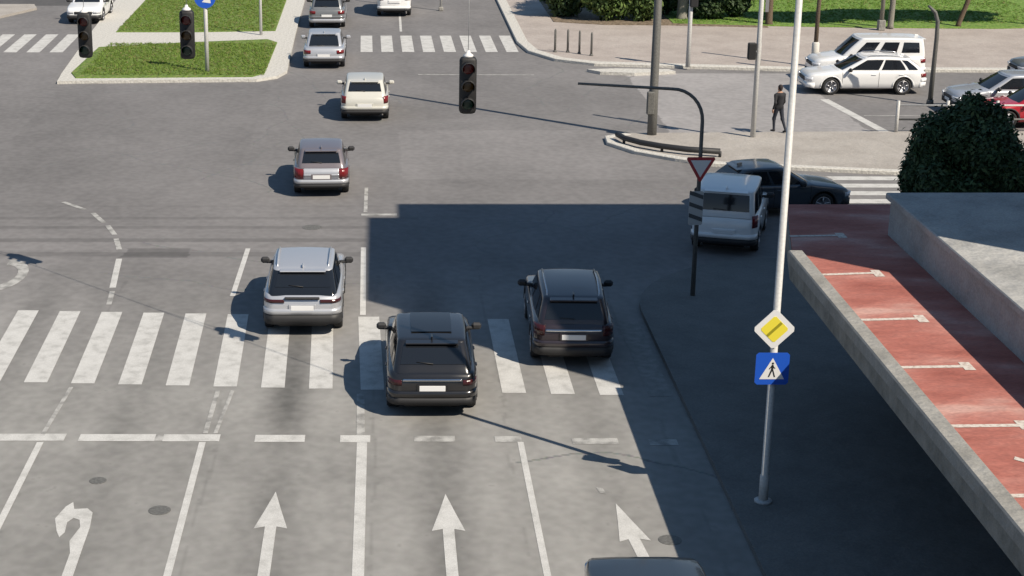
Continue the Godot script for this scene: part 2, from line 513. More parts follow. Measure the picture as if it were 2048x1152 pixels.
func build_setting():
	# ground to the horizon
	var g := begin(false)
	quad(g, P(-600, -200, -.03), P(-600, 900, -.03), P(600, 900, -.03), P(600, -200, -.03))
	structure(obj("ground", g, M.ground))
	build_road()
	# pavement on the near right, turning into the side street
	var kl := V2([6.2, 8])
	kl.append_array(arc(10.7, 38.7, 4.5, 180, 90, 12))
	kl.append_array(V2([40, 43.2]))
	var pv := kl.duplicate()
	pv.append_array(V2([40, 8]))
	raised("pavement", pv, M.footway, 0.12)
	# corner island beyond the side street
	var il := V2([40, 52.4, 16.4, 53.1, 10.7, 54.3, 9.7, 55.0, 8.5, 56.1, 7.75, 57.5, 7.8, 58.5, 8.6, 59.0, 17.0, 59.3, 40, 59.3])
	raised("traffic_island", il, M.pavement, 0.11)
	var kk := begin(false)
	il.reverse()
	slab(kk, strip_poly(V2([8.6, 59.0, 7.8, 58.5, 7.75, 57.5, 8.5, 56.1, 9.7, 55.0, 10.7, 54.3, 16.4, 53.1, 40, 52.4]), -.3), 0.0, 0.122, 0.02)
	structure(obj("island_kerb", kk, M.kerb))
	# low dark barrier on the island's rounded corner
	var lb := thing("corner_barrier", "low dark curved barrier on the rounded corner of the paved island", "barrier", P(8.9, 56.2, .11))
	var bp := []
	for q in [[8.15, 57.9], [8.3, 57.3], [8.75, 56.6], [9.4, 56.0], [10.2, 55.5], [11.2, 55.2]]: bp.append(P(q[0], q[1], .30) - P(8.9, 56.2, .11))
	tubeobj("rail", bp, [.10], M.plastic, lb, 8)
	for q in [[8.3, 57.3], [9.4, 56.0], [11.2, 55.2]]: tubeobj("foot", [P(q[0], q[1], .11) - P(8.9, 56.2, .11), P(q[0], q[1], .30) - P(8.9, 56.2, .11)], [.05], M.plastic, lb, 8)
	# plaza on the far right
	var pl := V2([6.3, 120, 6.3, 79.5, 6.6, 76.8, 7.6, 74.6, 9.2, 73.4, 11, 73.1, 17.6, 72.0, 45, 71.3])
	var pp := pl.duplicate()
	pp.append_array(V2([45, 120]))
	raised("plaza", pp, M.plaza, 0.12, pl, -0.5)
	var nose := V2([8.7, 71.9, 9.2, 71.3, 10.6, 71.0, 12.4, 71.4, 12.2, 71.9, 10.0, 72.1])
	raised("kerb_nose", nose, M.kerb, 0.13)
	# lawn behind the plaza
	var lw := begin(false)
	slab(lw, V2([14.5, 85.0, 19.0, 84.2, 24, 83.6, 30, 83.3, 36, 84.0, 48, 84.5, 48, 150, 14.5, 150]), 0.1, 0.17, 0.02)
	structure(obj("lawn", lw, M.lawn))
	var sl := begin(false)
	slab(sl, V2([8.6, 85.6, 11.0, 84.6, 14.5, 84.4, 19.0, 83.7, 19.0, 84.2, 14.5, 85.0, 14.5, 105, 8.6, 105]), 0.1, 0.145, 0.0)
	structure(obj("planting_bed", sl, M.soil))
	# grass island between the carriageways: kerbed, with a paved path across
	var isl := V2([-13.35, 69.1, -12.6, 69.2, -5.2, 69.6, -4.4, 70.3, -4.05, 71.6, -4.2, 82, -4.45, 120, -15.4, 120, -14.7, 95, -14.1, 82, -13.5, 71])
	raised("median_island", isl, M.kerb, 0.12)
	var g1 := begin(false)
	slab(g1, V2([-12.7, 69.75, -5.4, 70.05, -4.95, 70.9, -4.9, 79.0, -5.4, 79.9, -9.0, 79.0, -13.0, 77.6, -13.1, 71.0]), 0.1, 0.16, 0.02)
	structure(obj("grass_plot", g1, M.grass))
	var g2 := begin(false)
	slab(g2, V2([-12.9, 82.2, -9.0, 82.2, -5.2, 82.6, -5.4, 118, -13.4, 118, -13.0, 95]), 0.1, 0.16, 0.02)
	structure(obj("grass_plot", g2, M.grass))
	# far-left pavement
	raised("pavement", V2([-40, 85.6, -20.5, 85.6, -18.4, 90.8, -18.8, 92.2, -40, 92.2]), M.pavement, 0.12)

# grass tufts along the edges and over the lawns, one mass
func build_grass():
	var st := begin(false)
	rng.seed = 77
	for k in 7:
		var a := rng.randf() * TAU
		var o := Vector3(cos(a), 0, sin(a)) * rng.randf() * .06
		var lean := Vector3(cos(a + 1), 0, sin(a + 1)) * .04
		var side := Vector3(-sin(a), 0, cos(a)) * .012
		tri(st, o - side, o + lean + Vector3(0, rng.randf_range(.05, .1), 0), o + side)
	var tuft := mesh_of(st)
	var areas := [[-12.6, -4.95, 70.3, 78.6, 5200], [-12.9, -5.3, 82.4, 100.0, 6500], [14.7, 34.0, 84.8, 98.0, 9000]]
	for ar in areas:
		var mm := MultiMesh.new()
		mm.transform_format = MultiMesh.TRANSFORM_3D
		mm.use_colors = true
		mm.mesh = tuft
		mm.instance_count = ar[4]
		for i in ar[4]:
			var s := rng.randf_range(.6, 1.5)
			mm.set_instance_transform(i, Transform3D(Basis(Vector3.UP, rng.randf() * TAU).scaled(Vector3(s, s * .8, s)), P(rng.randf_range(ar[0], ar[1]), rng.randf_range(ar[2], ar[3]), .155)))
			var v := rng.randf_range(.7, 1.3)
			mm.set_instance_color(i, Color(.12 * v, (.19 if ar[0] < 0 else .22) * v, .028 * v) if rng.randf() > .12 else Color(.20 * v, .19 * v, .07 * v))
		var o := MultiMeshInstance3D.new()
		o.name = numbered("grass")
		o.multimesh = mm
		var m := StandardMaterial3D.new()
		m.vertex_color_use_as_albedo = true
		m.roughness = 0.9
		o.material_override = m
		add_child(o)
		o.set_meta("kind", "stuff")
		o.set_meta("label", ["short green grass on the near plot of the median island", "short green grass on the far plot of the median island", "short green grass of the lawn behind the plaza"][areas.find(ar)])
		o.set_meta("category", "grass")

# ------------------------------------------------------------------ parking deck and tall block
func build_deck():
	var E := 3.65
	var dk := thing("parking_deck", "raised parking deck with red floor, white bay marks and concrete edge", "parking deck", P(11.5, 20, .12))
	var o := -dk.position
	var poly := V2([7.82, -6, 7.82, 31.25, 8.6, 35.2, 15.4, 35.2, 15.4, -6])
	var add := func(called, poly2, y0, y1, mat, bev = 0.0, parent = dk):
		var st := begin(false)
		slab(st, poly2, y0, y1, bev)
		var r := obj(called, st, mat, parent)
		r.position = o
		return r
	add.call("slab", poly, 3.18, E - .05, M.fascia, 0.02)
	var fl = add.call("floor", V2([8.03, -5.9, 8.03, 31.285, 7.86, 31.29, 8.63, 35.15, 15.3, 35.15, 15.3, -5.9]), E - .045, E, M.deckred)
	var line := V2([7.77, -6, 7.77, 31.27])
	add.call("coping", strip_poly(line, .27), E - .12, 3.75, M.concrete, 0.025)
	# open ground floor: back wall, end wall and round columns set in from the edge
	add.call("wall", V2([15.0, -5.5, 15.0, 34.6, 15.3, 34.6, 15.3, -5.5]), 0.12, 3.178, M.concrete)
	add.call("wall", V2([12.4, 34.3, 12.4, 34.6, 14.99, 34.6, 14.99, 34.3]), 0.12, 3.178, M.concrete)
	for k in 5:
		for x in [10.6, 13.4]: tubeobj("column", [P(x, 1.0 + k * 8.0, .12) + o, P(x, 1.0 + k * 8.0, 3.18) + o], [.2], M.concrete, dk, 14)
	# bay marks with a short cross at the inner end
	for d in [32.6, 29.95, 27.3, 24.95, 22.5, 20.1, 17.7, 15.3, 12.9]:
		var st := begin(false)
		var j: float = 0.04 * sin(d * 3.0)
		slab(st, V2([8.10, d - .05, 9.05, d + .02 + j, 9.05, d - .12, 9.22, d - .12, 9.22, d + .26 + j, 9.05, d + .26 + j, 9.05, d + .13 + j, 8.10, d + .06]), E, E + .006, 0.0, false)
		var b := obj("bay_mark", st, M.deckpaint, fl)
	var st2 := begin(false)
	slab(st2, V2([8.55, 21.3, 8.6, 21.4, 10.0, 20.0, 9.95, 19.9]), E, E + .006, 0.0, false)
	obj("bay_mark", st2, M.deckpaint, fl)
	# raised roof box on the deck
	var rb := thing("ramp_enclosure", "long low concrete roof box beside the red parking floor", "roof", P(12.7, 20, E))
	var o2 := -rb.position
	for q in [["wall", V2([10.08, -5.5, 10.08, 32.7, 15.2, 32.7, 15.2, -5.5]), E + .002, 4.38, M.roofgrey], ["roof", V2([10.0, -5.6, 10.0, 32.8, 15.25, 32.8, 15.25, -5.6]), 4.382, 4.5, M.roofgrey]]:
		var st := begin(false)
		slab(st, q[1], q[2], q[3], 0.02)
		var r := obj(q[0], st, q[4], rb)
		r.position = o2
	# tall block outside the frame, whose shadow lies over the crossing
	var tb := thing("apartment_block", "tall flat roofed block to the right whose shadow covers the crossing", "building", P(24, 30, 0))
	var o3 := -tb.position
	var mk := func(called, poly2, y0, y1, mat, bev = 0.0):
		var st := begin(false)
		slab(st, poly2, y0, y1, bev)
		var r := obj(called, st, mat, tb)
		r.position = o3
		return r
	mk.call("wall", V2([15.63, 24.6, 15.63, 35.97, 34, 35.97, 34, 24.6]), 0.12, 19.6, M.stucco)
	mk.call("roof", V2([15.6, 24.57, 15.6, 36.0, 34.03, 36.0, 34.03, 24.57]), 19.6, 20.0, M.concrete, 0.03)
	mk.call("roof_canopy", V2([14.75, 26.5, 14.75, 34.4, 15.6, 34.4, 15.6, 26.5]), 18.2, 20.0, M.concrete, 0.03)
	for f in 6:
		for k in 4:
			var d: float = 26.2 + k * 2.75
			var y: float = 1.6 + f * 3.0
			var wn := boxobj("window", P(15.61, d, y + .7) + o3, Vector3(.06, 1.4, 1.5), M.sign_white, tb, .01)
			boxobj("pane", P(15.575, d, y + .7) + o3, Vector3(.03, 1.24, 1.34), M.window, wn, .004)

# ------------------------------------------------------------------ cars
# spec keys: L W H belt hood(h) cowl(front to windscreen foot) ws(windscreen length) rr(rear window rake) gap(rear deck) paint roof rails bar kind
func make_car(called: String, label: String, category: String, x: float, d: float, heading: float, s: Dictionary, group := ""):
	var t := thing(called, label, category, P(x, d, s.get("y", 0.0)), -deg_to_rad(heading), group)
	var L: float = s.L; var W: float = s.W; var Ht: float = s.H
	var belt: float = s.get("belt", Ht * .63)
	var hood: float = s.get("hood", belt - .12)
	var sill: float = s.get("sill", .25)
	var wr: float = s.get("wheel", .335)
	var w2 := W * .5
	var zf := -L * .5
	var zr := L * .5
	var ax1: float = zf + s.get("fo", .88)
	var ax2: float = zr - s.get("ro", .82)
	var R := wr + .055
	var body: Material = s.paint
	var zcowl: float = zf + s.get("cowl", 1.15)
	# stations
	var zs := [zf, zf + .03, zf + .08, zf + .16, zf + .3, zf + .5, zcowl - .05, zcowl + .1, zr - .5, zr - .3, zr - .16, zr - .08, zr - .03, zr]
	for c in [ax1, ax2]:
		zs.append(c - R - .004)
		for k in 11: zs.append(c - R * cos(PI * k / 10.0))
		zs.append(c + R + .004)
	for k in 5: zs.append(lerpf(ax1 + R + .05, ax2 - R - .05, k / 4.0))
	zs.sort()
	var width_at := func(z: float) -> float:
		var e := minf(z - zf, zr - z)
		var f := 1.0
		var tab := [[0.0, .74], [.03, .82], [.08, .88], [.16, .935], [.3, .975], [.55, 1.0]]
		for k in tab.size() - 1:
			if e <= tab[k + 1][0]:
				f = lerpf(tab[k][1], tab[k + 1][1], clampf((e - tab[k][0]) / (tab[k + 1][0] - tab[k][0]), 0, 1))
				break
		return w2 * f
	var deck: float = s.get("deck", belt)
	var top_at := func(z: float) -> float:
		var e := z - zf
		if e < .03: return lerpf(hood - .28, hood - .16, e / .03)
		if e < .16: return lerpf(hood - .16, hood - .05, (e - .03) / .13)
		if z < zcowl: return lerpf(hood - .05, belt - .02, pow((e - .16) / (zcowl - zf - .16), .75))
		var r := zr - z
		if r < .03: return lerpf(deck - .24, deck - .10, r / .03)
		if r < .12: return lerpf(deck - .10, deck - .01, (r - .03) / .09)
		if r < .5: return lerpf(deck - .01, belt, (r - .12) / .38)
		return belt
	var bot_at := func(z: float) -> float:
		var b := sill
		if z < zf + .3: b = lerpf(sill + .06, sill, (z - zf) / .3)
		if z > zr - .4: b = lerpf(sill, sill + .10, (z - zr + .4) / .4)
		for c in [ax1, ax2]:
			var q := absf(z - c)
			if q <= R: b = maxf(b, wr + sqrt(maxf(R * R - q * q, 0.0)))
		return b
	var section := func(z: float, off: float) -> PackedVector3Array:
		var w: float = width_at.call(z) + off
		var b: float = bot_at.call(z); var tp: float = top_at.call(z)
		var half := []
		var lv := [[.90, b], [.965, maxf(b + .01, sill + .05)], [.985, maxf(b + .02, lerpf(sill, tp, .32))], [1.0, maxf(b + .03, lerpf(sill, tp, .60))], [.985, maxf(b + .04, lerpf(sill, tp, .86))], [.955, maxf(b + .05, tp - .022)], [.90, tp]]
		for q in lv: half.append(Vector2(q[0] * w, minf(q[1], tp)))
		var ring := PackedVector3Array()
		for q in half: ring.append(Vector3(q.x, q.y, z))
		ring.append(Vector3(w * .45, tp + .02, z))
		ring.append(Vector3(-w * .45, tp + .02, z))
		for k in range(half.size() - 1, -1, -1): ring.append(Vector3(-half[k].x, half[k].y, z))
		return ring
	var rings := []
	for z in zs: rings.append(section.call(z, 0.0))
	var st := begin()
	loft(st, rings, true, true)
	var shell := obj("body", st, body, t)
	# dark floor pan between the wheels
	boxobj("floor_pan", Vector3(0, .30, 0), Vector3(W * .62, .16, L - .3), M.under, t, .03)
	# greenhouse
	var g0 := zcowl
	var g1: float = zr - s.get("gap", .10)
	var h0: float = g0 + s.get("ws", .80)
	var h1: float = g1 - s.get("rr", .34)
	var wb := w2 * .925
	var wt: float = w2 * s.get("tumble", .77)
	var ytop := Ht - .055
	var ybot := belt - .03
	var lev := func(u: float) -> Dictionary:
		var bulge := sin(u * PI) * .025
		return {"y": lerpf(ybot, ytop, u), "f": lerpf(g0, h0, u) - bulge, "r": lerpf(g1, h1, pow(u, 1.25)) + bulge * .6, "w": lerpf(wb, wt, pow(u, 1.15))}
	var bow := .11
	var zm: float = lerpf(h0, h1, s.get("peak", .38))
	# the roof falls and narrows towards both ends
	var bend := func(v: Vector3) -> Vector3:
		var e := (v.z - zm) / (g1 - zm) if v.z > zm else (zm - v.z) / (zm - g0)
		var up := clampf((v.y - ybot) / (ytop - ybot), 0.0, 1.2)
		var k: float = s.get("fall", .10)
		return Vector3(v.x * (1.0 - .085 * e * e), v.y - k * e * e * up, v.z)
	var loop := func(q: Dictionary, shrink: float, y: float) -> PackedVector3Array:
		var r := PackedVector3Array()
		var rad: float = maxf(.13 - shrink * .5, .02)
		var f: float = q.f + minf(shrink, .22) * 1.3; var b: float = q.r - minf(shrink, .22) * 1.3; var w: float = q.w - shrink
		for k in 7:
			var xx := lerpf(-(w - rad), w - rad, k / 6.0)
			r.append(Vector3(xx, y, f + bow * (xx / q.w) * (xx / q.w)))
		var fz := f + bow * pow((w - rad) / q.w, 2)
		for k in range(1, 5):
			var a := PI * .5 * k / 5.0
			r.append(Vector3(w - rad + sin(a) * rad, y, fz + (1 - cos(a)) * rad * 1.2))
		for k in 7: r.append(Vector3(w, y, lerpf(fz + rad * 1.2, b - rad, k / 6.0)))
		for k in range(1, 5):
			var a := PI * .5 * k / 5.0
			r.append(Vector3(w - rad + cos(a) * rad, y, b - rad + sin(a) * rad))
		for k in 7: r.append(Vector3(lerpf(w - rad, -(w - rad), k / 6.0), y, b))
		for k in range(1, 5):
			var a := PI * .5 * k / 5.0
			r.append(Vector3(-(w - rad) - sin(a) * rad, y, b - rad + cos(a) * rad))
		for k in 7: r.append(Vector3(-w, y, lerpf(b - rad, fz + rad * 1.2, k / 6.0)))
		for k in range(1, 5):
			var a := PI * .5 * k / 5.0
			r.append(Vector3(-(w - rad) - cos(a) * rad, y, fz + rad * 1.2 - sin(a) * rad * 1.2))
		for k in r.size(): r[k] = bend.call(r[k])
		return r
	rings = []
	for k in 8: rings.append(loop.call(lev.call(k / 7.0), 0.0, lev.call(k / 7.0).y))
	st = begin()
	loft(st, rings, true, false)
	obj("pillars", st, s.get("pillar", body), t)
	var q1: Dictionary = lev.call(1.0)
	rings = []
	for e in [[0.0, ytop], [.012, ytop + .022], [.05, ytop + .038], [.11, ytop + .046]]: rings.append(loop.call(q1, e[0], e[1]))
	st = begin()
	loft(st, rings, true, false)
	var last: PackedVector3Array = rings[-1]
	# smooth crowned skin between the left and right edges of the innermost ring
	var rows := []
	for j in 17:
		var lp: Vector3 = last[0] if j == 0 else last[44 - j]
		var rp: Vector3 = last[6 + j]
		var fs := clampf((rp.z - last[6].z) / (last[22].z - last[6].z), 0, 1)
		var row := PackedVector3Array()
		for k in 7:
			var u := k / 6.0
			var crown := .012 * (1.0 - pow(2.0 * u - 1.0, 2)) * minf(1.0, 6.0 * fs * (1.0 - fs) + .0)
			row.append(Vector3(lerpf(lp.x, rp.x, u), lp.y + crown, lerpf(last[k].z, last[28 - k].z, fs)))
		rows.append(row)
	loft(st, rows, false, false)
	var roof := obj("roof", st, s.get("roof", body), t)
	# glass
	var pane := func(called2: String, fn: Callable, nu: int, nv: int):
		var g := begin()
		for i in nu:
			for j in nv:
				quad(g, fn.call(float(i) / nu, float(j) / nv), fn.call(float(i + 1) / nu, float(j) / nv), fn.call(float(i + 1) / nu, float(j + 1) / nv), fn.call(float(i) / nu, float(j + 1) / nv))
		return obj(called2, g, M.glass, t)
	pane.call("windscreen", func(u, v):
		var q: Dictionary = lev.call(lerpf(.10, .95, v))
		var xx: float = lerpf(-1, 1, u) * (q.w - .12)
		return bend.call(Vector3(xx, q.y, q.f + bow * (xx / q.w) * (xx / q.w))) + Vector3(0, .006, -.008), 8, 5)
	var rlo: float = s.get("rwlo", .26)
	if rlo < 1.0:
		pane.call("rear_window", func(u, v):
			var q: Dictionary = lev.call(lerpf(rlo, .90, v))
			var xx: float = lerpf(1, -1, u) * (q.w - .12)
			return bend.call(Vector3(xx, q.y, q.r)) + Vector3(0, .004, .009), 8, 5)
	for sg in [-1, 1]:
		for span in s.get("side", [[.05, .43], [.47, .80], [.84, .97]]):
			pane.call("side_window", func(u, v):
				var q: Dictionary = lev.call(lerpf(s.get("winlo", .14), s.get("winhi", .90), v))
				var a: float = q.f + .17; var b: float = q.r - .13
				var f := lerpf(span[0], span[1], u if sg < 0 else 1.0 - u)
				return bend.call(Vector3(sg * q.w, q.y, lerpf(a, b, f))) + Vector3(sg * .008, 0, 0), 6, 4)
	# strips that follow the plan outline of the ends
	var plan := func(rear: bool, f0: float, f1: float, y0: float, y1: float, off: float, dz: float) -> SurfaceTool:
		var g := begin()
		var pts := [[-.975, .3], [-.935, .16], [-.88, .08], [-.82, .03], [-.74, 0.0], [-.4, -.012], [0, -.016], [.4, -.012], [.74, 0.0], [.82, .03], [.88, .08], [.935, .16], [.975, .3]]
		var sel := []
		for k in 41:
			var xx := lerpf(f0, f1, k / 40.0)
			for m in pts.size() - 1:
				if xx >= pts[m][0] and xx <= pts[m + 1][0]:
					var tt: float = (xx - pts[m][0]) / (pts[m + 1][0] - pts[m][0])
					sel.append(Vector2(xx * w2 * (1.0 + off / w2), lerpf(pts[m][1], pts[m + 1][1], tt)))
					break
		var ra := []
		for p in sel:
			var z: float = (zr - p.y + off) if rear else (zf + p.y - off)
			var inn := -.05 if rear else .05
			ra.append(PackedVector3Array([Vector3(p.x * .97, y0, z + inn), Vector3(p.x, y0, z), Vector3(p.x, y1, z - (dz if rear else -dz)), Vector3(p.x * .97, y1, z + inn - (dz if rear else -dz))]))
		loft(g, ra, true, true)
		return g
	var low: Material = s.get("cladding", M.plastic)
	var rb := sill + .07
	obj("rear_bumper", plan.call(true, -.97, .97, rb, rb + s.get("valance", .20), .012, 0.0), low, t)
	obj("front_bumper", plan.call(false, -.97, .97, rb - .02, rb + .16, .012, 0.0), low, t)
	obj("bumper_ledge", plan.call(true, -.96, .96, rb + s.get("valance", .20) + .004, rb + s.get("valance", .20) + .13, .026, .004), s.get("ledge", body), t)
	var ty: float = s.get("taily", deck - .25)
	var tin: float = s.get("tailin", .62)
	for sg in [-1, 1]:
		var f0 := tin; var f1 := .96
		obj("tail_light", plan.call(true, sg * f0 if sg > 0 else -f1, f1 if sg > 0 else -f0, ty, ty + s.get("tailh", .15), .006, .012), s.get("tailmat", M.tail), t)
		obj("headlight", plan.call(false, .56 if sg > 0 else -.95, .95 if sg > 0 else -.56, hood - .27, hood - .15, .008, -.02), M.lamp, t)
	obj("grille", plan.call(false, -.5, .5, hood - .30, hood - .17, .006, -.01), M.plastic, t)
	if s.has("gate"): obj("tailgate", plan.call(true, -tin + .01, tin - .01, rb + s.get("valance", .2) + .135, deck - .02, .004, .03), s.gate, t)
	if s.has("bar"): obj("tail_trim", plan.call(true, -tin + .02, tin - .02, ty + .09, ty + .135, .012, .01), s.bar, t)
	var py: float = s.get("platey", ty - .13)
	boxobj("plate_recess", Vector3(0, py + .055, zr + .016), Vector3(.62, .17, .03), body, t, .01)
	boxobj("licence_plate", Vector3(0, py + .055, zr + .034), Vector3(.52, .115, .012), M.plate, t, .004)
	boxobj("licence_plate", Vector3(0, sill + .22, zf - .03), Vector3(.52, .115, .012), M.plate, t, .004)
	# tailgate handle strip, spoiler and brake light
	boxobj("spoiler", bend.call(Vector3(0, ytop + .016, h1)) + Vector3(0, 0, .03), Vector3(wt * 1.5, .03, .18), s.get("roof", body), t, .012, Basis(Vector3.RIGHT, .10))
	tubeobj("rear_wiper", [bend.call(Vector3(.02, lerpf(ybot, ytop, rlo) + .02, lev.call(rlo).r)) + Vector3(0, 0, .02), bend.call(Vector3(-.34, lerpf(ybot, ytop, rlo) + .05, lev.call(rlo + .08).r)) + Vector3(0, 0, .02)], [.012, .007], M.plastic, t, 6) if rlo < .5 else null
	# mirrors
	for sg in [-1, 1]:
		var mr := boxobj("mirror", Vector3(sg * (w2 + .10), belt + .06, zcowl + .40), Vector3(.21, .15, .13), s.get("mirror", M.plastic), t, .045)
		boxobj("mirror_arm", Vector3(sg * (w2 - .02), belt + .015, zcowl + .39), Vector3(.2, .07, .1), M.plastic, mr, .02)
	# door gaps and handles
	for sg in [-1, 1]:
		for z in [zcowl + .12, lerpf(g0, g1, .46), lerpf(g0, g1, .80)]:
			if absf(z - ax2) < R + .03: continue
			var a: PackedVector3Array = section.call(z, .003)
			var b: PackedVector3Array = section.call(z + .014, .003)
			var n := a.size()
			var g := begin()
			for k in range(1, 5):
				if sg > 0: quad(g, a[k], b[k], b[k + 1], a[k + 1])
				else: quad(g, a[n - 1 - k], b[n - 1 - k], b[n - 2 - k], a[n - 2 - k])
			obj("door_gap", g, M.under, t)
		for z in [lerpf(g0, g1, .40), lerpf(g0, g1, .72)]: boxobj("door_handle", Vector3(sg * (w2 + .004), belt - .14, z), Vector3(.03, .03, .19), body, t, .012)
	# roof rails
	if s.has("rails"):
		for sg in [-1, 1]:
			var rx: float = sg * (wt - .10)
			tubeobj("roof_rail", [bend.call(Vector3(rx, Ht - .03, h0 + .18)), bend.call(Vector3(rx, Ht + .03, h0 + .30)), bend.call(Vector3(rx, Ht + .04, (h0 + h1) * .5)), bend.call(Vector3(rx, Ht + .035, h1 - .28)), bend.call(Vector3(rx, Ht - .03, h1 - .14))], [.02], s.rails, roof, 6)
	boxobj("antenna", bend.call(Vector3(0, Ht + .03, h1 - .12)), Vector3(.035, .07, .16), s.get("roof", body), roof, .015, Basis(Vector3.RIGHT, .15))
	if s.has("sunroof"):
		var g := begin()
		for i in 8:
			var za := lerpf(h0 + .22, h1 - .4, i / 8.0); var zb := lerpf(h0 + .22, h1 - .4, (i + 1) / 8.0)
			quad(g, bend.call(Vector3(-.42, Ht + .018, za)), bend.call(Vector3(.42, Ht + .018, za)), bend.call(Vector3(.42, Ht + .018, zb)), bend.call(Vector3(-.42, Ht + .018, zb)))
		obj("roof_glass", g, M.glass, roof)
	# wheels and arch trims
	for zc in [ax1, ax2]:
		for sg in [-1, 1]:
			var wh := part_node("wheel", t, Vector3(sg * (w2 - .115), wr, zc))
			var axis := Vector3(sg, 0, 0)
			put("tyre", wheel_mesh(wr, sg, true), M.rubber, wh)
			put("rim", wheel_mesh(wr, sg, false), M.rim, wh)
			var g := begin()
			var ar := []
			for k in 15:
				var a := PI * (k / 14.0)
				var c := Vector3(0, wr + sin(a) * R, zc - cos(a) * R)
				var c2 := Vector3(0, wr + sin(a) * (R + .05), zc - cos(a) * (R + .05))
				var xo: float = sg * (w2 * .99 + .012)
				ar.append(PackedVector3Array([c + Vector3(xo - sg * .1, 0, 0), c + Vector3(xo, 0, 0), c2 + Vector3(xo, 0, 0), c2 + Vector3(xo - sg * .1, 0, 0)]))
			loft(g, ar, true, true)
			obj("wheel_arch", g, s.get("archmat", low), t)
	return t

var wheel_cache := {}
func wheel_mesh(r: float, sg: int, tyre: bool) -> Mesh:
	var key := "%f %d %s" % [r, sg, tyre]
	if wheel_cache.has(key): return wheel_cache[key]
	var st := begin()
	var axis := Vector3(sg, 0, 0)
	var rr := r * .70
	if tyre:
		lathe(st, [[rr, -.10], [r * .95, -.10], [r, -.07], [r, .07], [r * .95, .10], [rr, .105], [rr * .97, .06]], Vector3.ZERO, axis, 24)
	else:
		lathe(st, [[rr * 1.0, .07], [rr * 1.0, .108], [rr * .9, .104], [rr * .86, .05], [.03, .05]], Vector3.ZERO, axis, 24)
		for k in 5:
			var a := TAU * k / 5.0
			var dir := Vector3(0, cos(a), sin(a))
			tube(st, [axis * .085 + dir * .03, axis * .095 + dir * rr * .9], [.035, .022], 6)
		lathe(st, [[.055, .05], [.055, .10], [.03, .108]], Vector3.ZERO, axis, 12)
	wheel_cache[key] = mesh_of(st)
	return wheel_cache[key]

